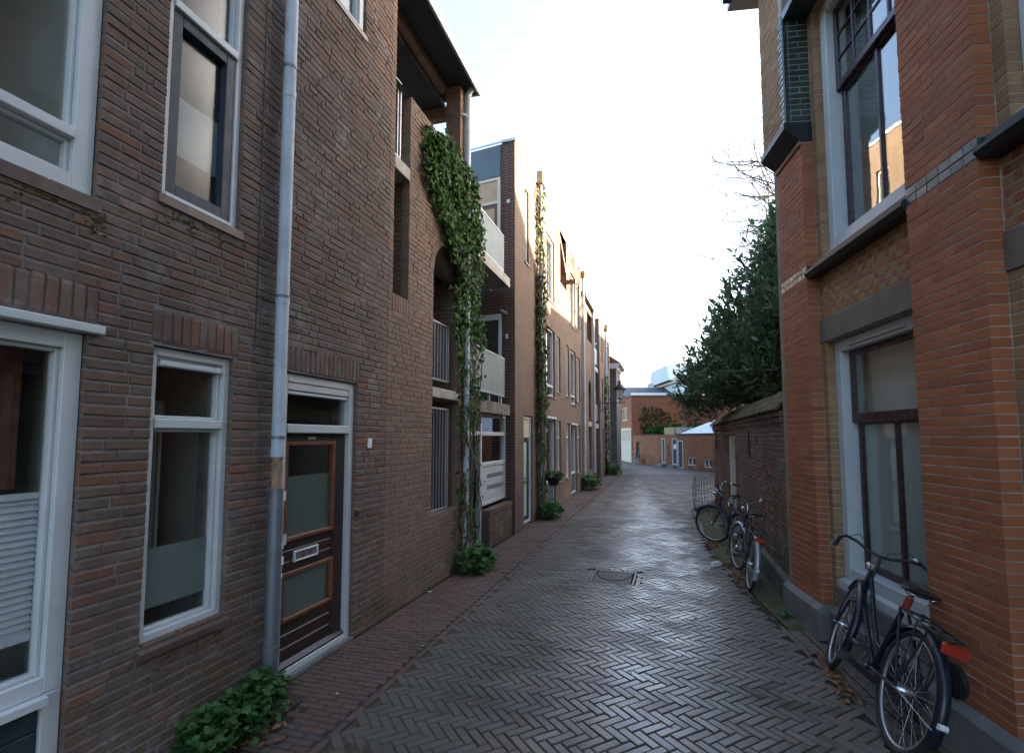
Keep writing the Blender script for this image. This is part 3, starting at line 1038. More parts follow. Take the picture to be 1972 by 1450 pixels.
# windows of the brown house
w = window(HB, LW, U, 0.3, 1.94, 3.23, 5.55, -0.03, 0.10, trans=(3.55,), label='large upper window with a low pane under its transom')
q = MB(LW, U); q.box(0.25, 1.97, -0.1, 0.012, 3.165, 3.228); q.build('sill', 'tile_sill', w)
w = window(HB, LW, U, 2.318, 2.917, 3.445, 5.5, -0.035, 0.045, trans=(4.75,), sash=('slate_paint', (0,), 0.075), glass='glass_hazy', label='upper window with a dark slate sash and frosted film')
q = MB(LW, U); q.box(2.40, 2.83, -0.113, -0.109, 3.80, 4.20); q.build('frosted_film', 'frost', w)
q = MB(LW, U); q.box(2.29, 2.945, -0.1, 0.012, 3.385, 3.443); q.build('sill', 'tile_sill', w)
w = window(HB, LW, U, 0.3, 1.942, 0.69, 2.495, -0.03, 0.085, label='tall ground floor window with a pleated blind')
q = MB(LW, U)
z = 1.64
k = 0
while z > 0.98:
    q.quad((0.42, -0.150, z), (1.852, -0.150, z), (1.852, -0.128, z - 0.02), (0.42, -0.128, z - 0.02))
    q.quad((0.42, -0.128, z - 0.02), (1.852, -0.128, z - 0.02), (1.852, -0.150, z - 0.034), (0.42, -0.150, z - 0.034))
    z -= 0.034
q.build('blind', 'blind', w)
q = MB(LW, U); q.box(0.42, 1.853, -0.155, -0.122, 1.642, 1.672); q.build('blind_rail', 'blind', w)
q = MB(LW, U); q.box(0.42, 1.853, -0.155, -0.122, 0.945, 0.985); q.build('blind_rail', 'blind', w)
q = MB(LW, U); q.cbox(0.3, 2.01, -0.05, 0.04, 2.50, 2.548); q.build('drip_cap', 'white', w)
q = MB(LW, U); q.cbox(1.857, 1.942, -0.1, -0.028, 0.03, 0.688); q.build('lower_post', 'white', w)
q = MB(LW, U); q.xprism([(-0.1, 0.689), (0.02, 0.687), (0.02, 0.65), (-0.1, 0.65)], 0.3, 1.855); q.build('sill', 'white', w)
for k in range(5):
    q = MB(LW, U); q.cbox(0.3, 1.855, -0.09, -0.045, 0.03 + k * 0.123, 0.149 + k * 0.123); q.build('plank', 'slate_paint', w)
q = MB(LW, U); q.box(0.3, 1.86, -0.3, -0.092, 0.0, 0.648); q.build('back_board', 'slate_paint', w)
M['moss_green'] = simple('moss_green', (0.07, 0.07, 0.025), 0.98, var=0.4, scale=20, bs=0.6, spec=0.1)
rr = random.Random(9)
for a, b, zt in ((1.1, 2.0, 3.165), (2.28, 2.96, 3.385), (2.3, 2.9, 0.64)):
    q = MB(LW, U)
    for k in range(60 if zt > 1 else 10):
        uu = b - (b - a) * rr.random() ** 1.6
        zz = zt - 0.012 - 0.11 * rr.random() ** 2.2
        rad = rr.uniform(0.006, 0.02)
        q.add([(uu + rad * cos(i * 1.05) * rr.uniform(0.7, 1.2), 0.001, zz + rad * 0.6 * sin(i * 1.05) * rr.uniform(0.7, 1.2)) for i in range(6)] + [(uu, 0.004 + rad * 0.35, zz)], [(i, (i + 1) % 6, 6) for i in range(6)], None, True)
    q.build('moss', 'moss_green', HB, 'stuff')
pot = thing('flower_pot', 'terracotta flower pot standing behind the glass under the pleated blind', 'flower pot', LW, 1.69, -0.22, 0.745)
q = MB(); q.lathe([(0.0, 0), (0.05, 0), (0.068, 0.12), (0.075, 0.12), (0.076, 0.15), (0.064, 0.15), (0.06, 0.13), (0.0, 0.13)], (0, 0, 0)); q.build('pot', 'terracotta', pot)
q = MB(); q.tube([(0, 0, 0.13), (-0.03, 0, 0.2), (-0.09, 0, 0.22)], 0.004, 5); q.tube([(0, 0, 0.13), (0.02, 0, 0.19), (0.05, 0, 0.24)], 0.004, 5); q.build('stem', 'herb', pot)
bd = MB(LW, U); bd.box(0.35, 1.86, -0.33, -0.12, 0.725, 0.745); bd.build('inner_sill', 'white', HB)
w = window(HB, LW, U, 2.322, 2.918, 0.737, 2.502, -0.04, 0.05, trans=(2.035,), sill=('tile_sill', 0.055, 0.035, 0.02), label='narrow ground floor window with a transom and frosted lower glass')
q = MB(LW, U); q.box(2.375, 2.865, -0.112, -0.109, 0.91, 1.27); q.build('frosted_film', 'frost_dark', w)
q = MB(LW, U); q.cbox(2.39, 2.85, -0.08, -0.03, 2.39, 2.425); q.build('vent_strip', 'white', w)
q = MB(LW, U); q.box(2.375, 2.865, -0.32, -0.14, 0.725, 0.74); q.build('inner_sill', 'plaster', w)
q = MB(LW, U)
for k in range(9):
    q.tube([(2.58 + 0.018 * k, -0.42 + 0.02 * (k % 2), 0.9), (2.58 + 0.018 * k, -0.42 + 0.02 * (k % 2), 2.0)], 0.012, 6)
q.build('curtain', 'curtain', w)
lampb = thing('table_lamp', 'small white lamp globe showing behind the narrow ground floor window', 'lamp', LW, 2.78, -0.55, 2.62)
q = MB(); q.lathe([(0.0, 0.0), (0.05, 0.01), (0.062, -0.06), (0.05, -0.12), (0.0, -0.13)], (0, 0, -0.42)); q.build('lamp_shade', 'paper', lampb)
q = MB(); q.tube([(0, 0, -0.42), (0, 0, 0)], 0.004, 5); q.build('cord', 'plastic_black', lampb)
w = window(HB, LW, U, 3.55, 4.465, 6.17, 7.6, -0.03, 0.07, label='top window cut by the picture edge')
q = MB(LW, U); q.box(3.5, 4.49, -0.1, 0.012, 6.11, 6.167); q.build('sill', 'tile_sill', w)

q = MB(LW, U); q.box(0.4, 1.86, -0.36, -0.34, 1.68, 2.44); q.build('curtain', 'brown_curtain', HB)
for uu in (1.42, 1.52):
    q = MB(LW, U); q.tube([(uu, -0.13, 1.67), (uu, -0.13, 2.42)], 0.005, 5); q.build('blind_cord', 'blind', HB)
q = MB(LW, U); q.box(2.72, 2.80, -0.75, -0.70, 0.9, 2.1); q.build('curtain', 'brown_curtain', HB)
q = MB(LW, U); rect_frame(q, 2.18, 2.62, 0.5, 2.2, 0.08, -1.62, -1.55); q.box(2.26, 2.54, -1.62, -1.58, 0.58, 2.12); q.build('inner_door', 'white', HB)
hpl = thing('house_plant', 'dark green house plant standing behind the large upper window', 'plant', LW, 1.15, -0.45, 3.25)
q = MB(); q.lathe([(0, 0), (0.07, 0), (0.09, 0.16), (0.08, 0.16), (0, 0.14)], (0, 0, 0)); q.build('pot', 'terracotta', hpl)
q = MB()
rr = random.Random(41)
for k in range(46):
    a, e = rr.uniform(0, 2 * pi), rr.uniform(0.2, 1.2)
    d = (cos(a) * cos(e), sin(a) * cos(e), sin(e))
    L = rr.uniform(0.16, 0.34)
    r0 = rr.uniform(0.0, 0.3)
    leaf(q, (d[0] * r0, d[1] * r0, 0.16 + d[2] * r0), d, (-d[0] * 0.3, -d[1] * 0.3, 1), L, L * 0.3, LONG, 0.3, droop=0.35)
q.build('leaves', 'laurel', hpl, 'stuff')

# the front door
d = MB(LW, U)
rect_frame(d, 3.443, 4.452, 0.03, 2.48, 0.07, -0.13, -0.035, wb=0.05)
dr = d.build('door', 'white', HB, label='dark brown plank door with two orange-framed panes')
q = MB(LW, U); q.cbox(3.513, 4.382, -0.13, -0.03, 1.985, 2.06); q.cbox(3.513, 4.382, -0.1, -0.045, 2.345, 2.41); q.build('transom', 'white', dr)
q = MB(LW, U); q.box(3.513, 4.382, -0.1, -0.094, 2.06, 2.345); q.build('transom_pane', 'glass', dr)
q = MB(LW, U); q.cbox(3.53, 4.36, -0.07, -0.05, 2.31, 2.335); q.build('vent_strip', 'white', dr)
q = MB(LW, U)
for a, b, z0, z1 in ((3.515, 3.545, 0.085, 1.983), (4.215, 4.38, 0.085, 1.983), (3.545, 4.215, 1.915, 1.983)):
    q.cbox(a, b, -0.12, -0.075, z0, z1)
q.build('leaf_stile', 'dark_wood', dr)
for z0, z1 in ((1.02, 1.09), (0.93, 1.015), (0.84, 0.925), (0.345, 0.44), (0.24, 0.34), (0.09, 0.235)):
    q = MB(LW, U); q.cbox(3.545, 4.215, -0.12, -0.082, z0, z1, 0.008); q.build('plank', 'dark_wood', dr)
for z0, z1 in ((0.09, 0.45), (0.84, 1.09)):
    q = MB(LW, U); q.box(3.545, 4.215, -0.118, -0.092, z0, z1); q.build('plank_groove', 'groove', dr)
for z0, z1, gm_ in ((1.09, 1.915, 'frost_dark'), (0.44, 0.84, 'frost_dark')):
    q = MB(LW, U); rect_frame(q, 3.545, 4.215, z0, z1, 0.033, -0.12, -0.06); b_ = q.build('glazing_bead', 'orange_wood', dr)
for z0, z1 in ((1.123, 1.882), (0.473, 0.807)):
    q = MB(LW, U); q.box(3.578, 4.182, -0.095, -0.09, z0, z1); q.build('pane', 'glass', dr)
q = MB(LW, U); q.box(3.578, 4.182, -0.102, -0.098, 1.123, 1.62); q.box(3.578, 4.182, -0.102, -0.098, 0.473, 0.807); q.build('frosted_film', 'frost_dark', dr)
q = MB(LW, U); rect_frame(q, 3.69, 4.0, 0.905, 0.995, 0.014, -0.09, -0.062); ls = q.build('letter_slot', 'paper', dr)
q = MB(LW, U); q.box(3.704, 3.986, -0.09, -0.072, 0.919, 0.981); q.build('slot_flap', 'galv', ls)
q = MB(LW, U)
for uu in (3.79, 3.88):
    q.box(uu, uu + 0.035, -0.09, -0.069, 0.925, 0.97)
q.build('sticker', 'orange_wood', ls)
q = MB(LW, U); q.box(3.83, 3.93, -0.09, -0.066, 1.93, 1.955); q.build('name_plate', 'alu', dr)
q = MB(LW, U); q.box(3.512, 3.57, -0.1, -0.052, 1.075, 1.16); q.build('lock_plate', 'zinc', dr)
q = MB(LW, U); q.xprism([(-0.12, 0.16), (-0.045, 0.10), (-0.045, 0.085), (-0.12, 0.085)], 3.52, 4.38); q.build('weather_board', 'dark_wood', dr)
q = MB(LW, U); q.box(3.43, 4.47, -0.2, 0.01, 0.0, 0.032); q.build('threshold', 'stone', dr)
q = MB(LW, U); q.cbox(4.46, 4.495, -0.02, 0.03, 1.17, 1.235); q.build('door_bell', 'plastic_black', HB)
q = MB(LW, U); q.cbox(4.655, 4.725, -0.01, 0.014, 1.84, 1.94, 0.003); q.build('number_plate', 'paper', HB)
p = downpipe(HB, LW, U, 3.295, 0.07, 1.80, 7.9, 0.048, (1.95, 3.05, 4.95, 6.5), 'zinc', joints=(3.02, 4.72, 1.83))
p2 = downpipe(HB, LW, U, 3.295, 0.07, 0.0, 1.56, 0.055, (0.38, 1.42), 'galv', 'lower_pipe')
q = MB(LW, U); q.tube([(3.295, 0.07, 1.55), (3.295, 0.07, 1.81)], 0.04, 12); q.build('rusty_joint', 'rust', HB)
q = MB(LW, U)
for z, s_ in ((1.01, 0.03), (1.12, 0.018), (0.9, 0.012), (1.5, 0.035)):
    q.cbox(3.325 - s_ / 2, 3.325 + s_ / 2, 0.10, 0.121, z - s_, z + s_, 0.002)
q.build('sticker', 'paper', p2)
q = MB(LW, U); q.tube([(3.10, 0.004, 2.6), (3.10, 0.004, 7.8)], 0.004, 6); q.tube([(3.1, 0.004, 3.02), (3.16, 0.02, 3.02)], 0.004, 6); q.build('wall_cable', 'plastic_black', HB)

# ------------------------------------------------------------------ left: tan house with the loggia, arch and ivy
LG = thing('tan_brick_house', 'tan brick house with an arched opening, roofed loggia, barred gates and ivy', 'house', LW, 6.3)
U = 6.3
arch = arch_holes(6.65, 0.45, 4.22)
holesB = [(5.12, 5.49, 3.60, 9.0), (6.2, 7.1, 0.94, 4.22)] + arch
bm_ = MB(LW, U)
sheet(bm_, 5.016, 7.5, 0, 6.18, holesB, -0.006, -0.11)
sheet(bm_, 5.016, 5.12, 6.18, 7.4, [], -0.006)
bm_.quad((5.118, -0.006, 5.25), (5.118, -0.8, 5.25), (5.118, -0.8, 7.4), (5.118, -0.006, 7.4))
bm_.box(7.104, 7.446, -0.246, -0.006, 6.18, 7.45)
bm_.box(5.495, 7.1, -0.22, -0.01, 6.10, 6.176)
bm_.build('wall', 'mortar_mid', LG)
sl_ = [(5.10, 5.51, 3.385, 3.595)]
bs = courses(5.016, 7.5, 0, 6.125, holesB + sl_, joint=0.0105, st=0.225, hd=0.11, hp=0.3)
bs += courses(5.016, 5.12, 6.125, 7.375, []) + courses(7.1, 7.45, 6.1875, 7.4375, [], regular=True)
bs += soldiers(5.11, 5.50, 3.39, 3.592) + soldiers(5.49, 7.1, 6.12, 6.19, pitch=0.06) 
used = lay(LG, LW, U, bs, 'brick_tan', depth=0.11, c=0.005, jit=0.0025)
q = MB(LW, U)          # bricks seen edge-on: the pier's and slot's cheeks, the loggia post's side
def cheek(q, u, o0, o1, z0, z1, face=-1, course=0.0625):
    k = 0
    z = z0
    while z < z1 - 0.02:
        o = o1
        first = True
        while o > o0 + 0.01:
            l = 0.105 if (first and k % 2) else 0.21
            l = min(l, o - o0)
            q.box(u if face < 0 else u - 0.02, u + 0.02 if face < 0 else u, o - l + 0.005, o - 0.004, z + 0.005, min(z + course - 0.005, z1))
            o -= l
            first = False
        z += course
    return q
cheek(q, 7.098, -0.9, -0.112, 0.94, 4.3)
cheek(q, 5.488, -0.6, -0.112, 3.6, 5.07)
cheek(q, 5.488, -0.22, -0.112, 5.27, 6.12)
cheek(q, 7.10, -0.25, -0.112, 6.19, 7.44)
q.build('brick_cheek', 'brick_tan', LG, 'stuff')
q = MB(LW, U)
n = 26
for i in range(n):
    a0, a1 = pi * i / n + 0.02, pi * (i + 1) / n - 0.02
    r0, r1 = 0.44, 0.555
    pl = [(6.65 + r0 * cos(a0), 4.22 + r0 * sin(a0)), (6.65 + r0 * cos(a1), 4.22 + r0 * sin(a1)), (6.65 + r1 * cos(a1), 4.22 + r1 * sin(a1)), (6.65 + r1 * cos(a0), 4.22 + r1 * sin(a0))]
    q.prism(pl, -0.11, 0.003 + R_.uniform(-0.001, 0.001))
q.build('arch_ring', 'brick_tan', LG, 'stuff')
q = MB(LW, U)
q.quad((6.2, -0.95, 0), (7.1, -0.95, 0), (7.1, -0.95, 4.8), (6.2, -0.95, 4.8))
q.quad((7.119, -0.11, 0.9), (7.119, -1.2, 0.9), (7.119, -1.2, 4.8), (7.119, -0.11, 4.8))
q.quad((6.2, -0.11, 0.9), (6.2, -1.2, 0.9), (6.2, -1.2, 4.8), (6.2, -0.11, 4.8))
q.quad((6.2, -0.11, 4.7), (7.1, -0.11, 4.7), (7.1, -0.95, 4.7), (6.2, -0.95, 4.7))
q.quad((6.2, -0.11, 0.9), (7.1, -0.11, 0.9), (7.1, -0.95, 0.9), (6.2, -0.95, 0.9))
q.quad((5.12, -0.6, 3.5), (5.6, -0.6, 3.5), (5.6, -0.6, 5.2), (5.12, -0.6, 5.2))
q.quad((5.51, -0.11, 3.5), (5.51, -0.6, 3.5), (5.51, -0.6, 5.2), (5.51, -0.11, 5.2))
q.quad((5.12, -0.05, 3.59), (5.5, -0.05, 3.59), (5.5, -0.6, 3.59), (5.12, -0.6, 3.59))
q.quad((5.02, -2.6, 5.2), (7.5, -2.6, 5.2), (7.5, -2.6, 5.3), (5.02, -2.6, 5.3))
q.quad((5.016, -0.8, 5.2), (5.016, -2.6, 5.2), (5.016, -2.6, 7.5), (5.016, -0.8, 7.5))
q.quad((5.02, -2.6, 5.3), (6.2, -2.6, 5.3), (6.2, -2.6, 7.5), (5.02, -2.6, 7.5))
q.box(5.02, 7.5, -6, -2.6, 0.0, 5.3)
q.build('inner_wall', 'far_brown', LG)
q = MB(LW, U); q.box(6.33, 6.75, -0.944, -0.90, 0.95, 2.4); q.box(6.33, 6.75, -0.944, -0.90, 2.7, 4.0); q.build('dark_door', 'slate_paint', LG)
q = MB(LW, U); q.cbox(6.2, 7.1, -0.95, 0.004, 2.488, 2.622, 0.006); q.build('balcony_slab', 'concrete', LG, label='pale concrete slab between the barred gates')
q = MB(LW, U); q.cbox(5.122, 5.488, -2.5, 0.003, 5.085, 5.245, 0.006); q.build('loggia_slab', 'concrete', LG)
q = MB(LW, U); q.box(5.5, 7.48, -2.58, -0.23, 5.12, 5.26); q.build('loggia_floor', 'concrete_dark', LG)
def gate(name, u0, u1, z0, z1, nb, off):
    q = MB(LW, U)
    rect_frame(q, u0, u1, z0, z1, 0.026, off - 0.03, off, 0.003)
    gt = q.build(name, 'steel', LG)
    for i in range(nb):
        uu = u0 + 0.026 + (u1 - u0 - 0.052) * (i + 0.5) / nb
        b_ = MB(LW, U); b_.box(uu - 0.007, uu + 0.007, off - 0.022, off - 0.008, z0 + 0.026, z1 - 0.026); b_.build('bar', 'steel', gt)
    return gt
gate('barred_gate', 6.21, 6.85, 0.95, 2.36, 6, -0.05)
gate('balcony_railing', 6.21, 6.85, 2.735, 3.56, 6, -0.05)
gate('loggia_railing', 5.14, 5.36, 5.30, 6.27, 2, -0.06)
q = MB(LW, U)
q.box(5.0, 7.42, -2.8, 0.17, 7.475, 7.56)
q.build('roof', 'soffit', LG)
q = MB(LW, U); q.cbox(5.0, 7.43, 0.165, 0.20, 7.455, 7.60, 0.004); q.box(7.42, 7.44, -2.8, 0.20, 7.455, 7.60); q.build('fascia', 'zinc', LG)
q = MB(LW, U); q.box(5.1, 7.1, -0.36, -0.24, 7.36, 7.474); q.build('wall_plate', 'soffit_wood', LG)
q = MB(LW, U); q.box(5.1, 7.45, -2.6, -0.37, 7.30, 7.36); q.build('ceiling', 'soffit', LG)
q = MB(LW, U); q.box(7.32, 7.45, -2.6, -0.25, 7.12, 7.30); q.build('end_beam', 'soffit_wood', LG)
p = downpipe(LG, LW, U, 7.27, 0.06, 0.05, 7.40, 0.045, (1.3, 3.4, 5.6), 'zinc')
q = MB(LW, U); q.tube([(7.27, 0.06, 7.38), (7.27, 0.09, 7.44), (7.27, 0.13, 7.47)], 0.045, 10); q.build('pipe_elbow', 'zinc', p)
q = MB(LW, U); q.tube([(7.27, 0.06, 7.0), (7.17, 0.03, 7.0), (7.16, -0.02, 7.0)], 0.022, 8); q.build('pipe_bracket', 'zinc', p)

# ------------------------------------------------------------------ left: long house with balconies
CB = thing('long_brick_house', 'long brick house with sunlit top floor, frosted balcony panels and white windows', 'house', LW, 14.0)
U = 14.0
CU = 10.15
TOPC = 8.30
wins = [  # u0,u1,z0,z1,transoms,sill
    (13.10, 14.30, 0.05, 2.45), (14.58, 15.10, 0.68, 2.43), (16.0, 16.6, 0.68, 2.40), (16.86, 17.98, 0.07, 2.36), (18.2, 18.82, 0.67, 2.36),
    (13.15, 14.26, 3.08, 4.95), (14.62, 15.10, 3.27, 4.92), (16.05, 16.6, 3.27, 4.92), (16.92, 18.0, 3.08, 4.92), (18.24, 18.92, 3.24, 4.85),
    (13.2, 14.3, 5.75, 7.55), (16.95, 18.0, 5.80, 7.6), (18.3, 18.9, 5.9, 7.6), (10.95, 11.32, 5.95, 7.66)]
holesC = [(w_[0], w_[1], w_[2], w_[3]) for w_ in wins] + [(10.84, 11.63, 0.0, 2.43), (14.95, 16.25, 6.7, 8.30)]
bm_ = MB(LW, U)
sheet(bm_, CU, 19.45, 0, TOPC, holesC, 0.0, -0.28)
cd = (0.146, -0.989)
def cw(t, z, lift=0.0):     # a point on the cross wall that faces down the street
    return (CU + cd[0] * t - 0.989 * lift, cd[1] * t - 0.146 * lift, z)
bm_.quad((CU, 0, TOPC), (19.45, 0, TOPC), (19.45, -6, TOPC), cw(5, TOPC))
bm_.quad((19.45, 0, 0), (19.45, -6, 0), (19.45, -6, TOPC), (19.45, 0, TOPC))
bm_.quad(cw(5, 0), (19.45, -6, 0), (19.45, -6, TOPC), cw(5, TOPC))
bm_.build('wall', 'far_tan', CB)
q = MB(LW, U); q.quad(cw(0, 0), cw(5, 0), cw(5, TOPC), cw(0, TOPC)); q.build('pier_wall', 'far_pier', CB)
q = MB(LW, U); q.box(CU - 0.02, 19.5, -0.3, 0.025, TOPC + 0.002, TOPC + 0.06)
q.add([cw(-0.03, TOPC + 0.002, 0.03), cw(5, TOPC + 0.002, 0.03), cw(5, TOPC + 0.06, 0.03), cw(-0.03, TOPC + 0.06, 0.03)], [(0, 1, 2, 3)])
q.build('roof_trim', 'zinc', CB)
q = MB(LW, U)
for z in (2.6, 5.3):
    q.box(10.4, 19.3, -4, -0.30, z, z + 0.1)
q.box(10.4, 19.3, -4, -0.3, 0.0, 0.01)
q.build('room_floor', 'room_floor', CB)
q = MB(LW, U)
q.quad((10.6, -2.2, 0.01), (19.4, -2.2, 0.01), (19.4, -2.2, TOPC - 0.1), (10.6, -2.2, TOPC - 0.1))
for uu in (12.4, 15.5, 18.1):
    q.quad((uu, -2.2, 0.01), (uu, -0.3, 0.01), (uu, -0.3, TOPC - 0.1), (uu, -2.2, TOPC - 0.1))
q.build('room_wall', 'plaster', CB)
for i, (a, b, z0, z1) in enumerate(wins):
    tall = z0 < 0.1
    wide = b - a > 0.9
    tr = ()
    if tall:
        tr = (0.74,)
    elif wide and z0 < 5:
        tr = (z0 + 0.28,)
    elif z1 < 3:
        tr = (1.95,)
    w = window(CB, LW, U, a, b, z0, z1, -0.05, 0.055, trans=tr, bead=0, sill=None if tall else ('tile_sill', 0.05, 0.03, 0.02))
    if tall:
        q = MB(LW, U); q.cbox(a - 0.04, b + 0.04, -0.04, 0.035, z1 + 0.002, z1 + 0.06); q.build('drip_cap', 'white', w)
        q = MB(LW, U); q.cbox(a + 0.055, b - 0.055, -0.11, -0.07, z0 + 0.055, 0.71); q.build('lower_panel', 'panel_blue', w)
    if i in (1, 2, 6, 7, 9):
        q = MB(LW, U); q.box(a + 0.03, b - 0.03, -0.2, -0.19, z0 + 0.05, z1 - 0.05); q.build('curtain', 'curtain', w)
# entrance door of the long house
q = MB(LW, U); rect_frame(q, 10.843, 11.627, 0.04, 2.425, 0.07, -0.13, -0.04, wb=0.05); dr = q.build('door', 'white', CB, label='grey glazed front door under a white blind panel')
q = MB(LW, U); q.cbox(10.913, 11.557, -0.12, -0.06, 1.94, 2.355); q.build('transom_panel', 'cream', dr)
q = MB(LW, U); rect_frame(q, 10.915, 11.555, 0.095, 1.937, 0.10, -0.12, -0.08); q.cbox(11.015, 11.455, -0.12, -0.08, 0.92, 1.04); q.build('leaf', 'slate_paint', dr)
q = MB(LW, U); q.box(11.015, 11.455, -0.105, -0.10, 0.195, 0.92); q.box(11.015, 11.455, -0.105, -0.10, 1.04, 1.837); q.build('pane', 'frost', dr)
q = MB(LW, U); q.cbox(11.1, 11.37, -0.085, -0.07, 0.955, 1.015); q.build('letter_slot', 'alu', dr)
q = MB(LW, U); q.tube([(11.5, -0.075, 1.0), (11.5, -0.03, 1.0), (11.42, -0.03, 1.0)], 0.01, 6); q.build('handle', 'chrome', dr)
# balconies in the bay
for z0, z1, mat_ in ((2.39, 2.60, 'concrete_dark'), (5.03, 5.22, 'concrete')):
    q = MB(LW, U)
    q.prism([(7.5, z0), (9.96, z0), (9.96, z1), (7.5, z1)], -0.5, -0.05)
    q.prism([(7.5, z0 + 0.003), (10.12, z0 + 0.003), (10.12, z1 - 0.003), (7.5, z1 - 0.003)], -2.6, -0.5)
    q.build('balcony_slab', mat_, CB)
for z0, z1, ue in ((2.74, 3.52, 9.66), (5.25, 6.0, 9.60)):
    q = MB(LW, U); rect_frame(q, 7.62, ue, z0, z1, 0.03, -0.10, -0.07, 0.004); pn = q.build('balcony_panel', 'steel', CB)
    q = MB(LW, U); q.box(7.65, ue - 0.03, -0.09, -0.08, z0 + 0.03, z1 - 0.03); q.build('frosted_pane', 'frost_panel', pn)
    for uu in (7.9, 8.8, 9.5):
        q = MB(LW, U)
        q.box(uu, uu + 0.05, -0.14, -0.10, z0 - 0.17, z0 + 0.1)
        q.build('panel_bracket', 'steel', pn)
# doors in the cross wall
def cw_rect(m, t0, t1, z0, z1, l0, l1):
    m.add([cw(t0, z0, l0), cw(t1, z0, l0), cw(t1, z1, l0), cw(t0, z1, l0), cw(t0, z0, l1), cw(t1, z0, l1), cw(t1, z1, l1), cw(t0, z1, l1)],
          [(0, 1, 2, 3), (4, 5, 6, 7), (0, 1, 5, 4), (1, 2, 6, 5), (2, 3, 7, 6), (3, 0, 4, 7)])
def cw_door(z0, z1, t0, t1, fm_, leaf, tz, tp):
    q = MB(LW, U)
    for a, b, c, d_ in ((t0, t0 + 0.06, z0, z1), (t1 - 0.06, t1, z0, z1), (t0 + 0.06, t1 - 0.06, z1 - 0.06, z1), (t0 + 0.06, t1 - 0.06, tz - 0.03, tz + 0.03)):
        cw_rect(q, a, b, c, d_, 0.0, 0.05)
    dr = q.build('balcony_door', fm_, CB)
    q = MB(LW, U); cw_rect(q, t0 + 0.06, t1 - 0.06, z0, tz - 0.03, 0.005, 0.03); q.build('leaf', leaf, dr)
    q = MB(LW, U); cw_rect(q, t0 + 0.14, t1 - 0.14, z0 + 0.9, tz - 0.12, 0.02, 0.034); q.build('pane', 'ply' if tp == 'ply' else 'glass', dr)
    q = MB(LW, U); cw_rect(q, t0 + 0.06, t1 - 0.06, tz + 0.03, z1 - 0.06, 0.005, 0.03); q.build('transom_pane', tp, dr)
    return dr
cw_door(2.62, 4.55, 0.30, 1.25, 'white', 'dark_wood', 4.46, 'dark_wood')
cw_door(5.25, 7.55, 0.33, 1.5, 'cream', 'red_wood', 7.0, 'ply')
q = MB(LW, U); cw_rect(q, 0.33, 2.6, 7.58, 8.26, 0.0, 0.03); q.build('upper_panel', 'panel_blue', CB)
q = MB(LW, U); cw_rect(q, 0.12, 0.18, 6.95, 7.02, 0.0, 0.015); cw_rect(q, 0.16, 0.21, 4.02, 4.12, 0.0, 0.015); q.build('number_plate', 'paper', CB)
q = MB(LW, U); cw_rect(q, 0.17, 0.25, 4.52, 4.60, 0.0, 0.05); cw_rect(q, 0.19, 0.23, 4.55, 4.59, 0.05, 0.22); q.build('security_camera', 'alu', CB)  # last two boxes: small security camera on its mount
# ground floor infill of the bay: white screen on a low brick wall
q = MB(LW, U)
for a, b, z0, z1 in ((8.60, 8.68, 0.0, 2.385), (10.06, 10.13, 0.72, 2.385), (8.68, 10.06, 2.32, 2.385), (8.68, 10.06, 1.98, 2.05), (8.68, 10.06, 1.42, 1.49), (8.68, 10.06, 0.72, 0.78), (7.6, 8.60, 1.98, 2.05)):
    q.cbox(a, b, -0.27, -0.19, z0, z1)
sc_ = q.build('bay_window', 'white', CB, label='white bay screen with a vented panel below its window')
q = MB(LW, U); q.box(8.68, 10.06, -0.25, -0.244, 1.49, 1.98); q.box(8.68, 10.06, -0.25, -0.244, 2.05, 2.32); q.build('pane', 'glass', sc_)
q = MB(LW, U); q.cbox(8.68, 10.06, -0.26, -0.205, 0.78, 1.42); q.build('lower_panel', 'white', sc_)
for z in (0.99, 1.20):
    q = MB(LW, U); q.box(9.0, 9.95, -0.21, -0.2, z, z + 0.07); q.build('vent_grille', 'galv', sc_)
    q = MB(LW, U)
    for k in range(8):
        q.box(9.03 + k * 0.115, 9.045 + k * 0.115, -0.21, -0.196, z + 0.01, z + 0.06)
    q.build('grille_bar', 'white', sc_)
q = MB(LW, U); q.tube([(8.76, -0.2, 1.17), (8.76, -0.15, 1.17), (8.9, -0.15, 1.17)], 0.008, 6); q.build('handle', 'chrome', sc_)
q = MB(LW, U); q.box(7.62, 8.58, -0.34, -0.3, 0.02, 1.98); q.box(7.62, 8.58, -0.34, -0.3, 2.06, 2.38); q.build('side_door', 'slate_paint', CB)
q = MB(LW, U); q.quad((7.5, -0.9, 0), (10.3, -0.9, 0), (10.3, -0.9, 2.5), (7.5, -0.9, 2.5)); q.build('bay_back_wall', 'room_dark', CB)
q = MB(LW, U); q.box(8.70, 10.10, -0.185, -0.055, 0.0, 0.60); q.build('low_wall', 'far_brown', CB)
q = MB(LW, U)
for a, b, c, d_ in [(x[0], x[1], x[2], x[3]) for x in courses(8.69, 10.10, 0.0, 0.5625, [], regular=True)]:
    q.brick(a, b, c, d_, -0.045, 0.06)
for a, b, c, d_ in soldiers(8.69, 10.10, 0.57, 0.66):
    q.brick(a, b, c, d_, -0.035, 0.17)
cheek(q, 8.69, -0.19, -0.108, 0, 0.56)
q.build('low_wall_brick', 'brick_brown', CB, 'stuff')
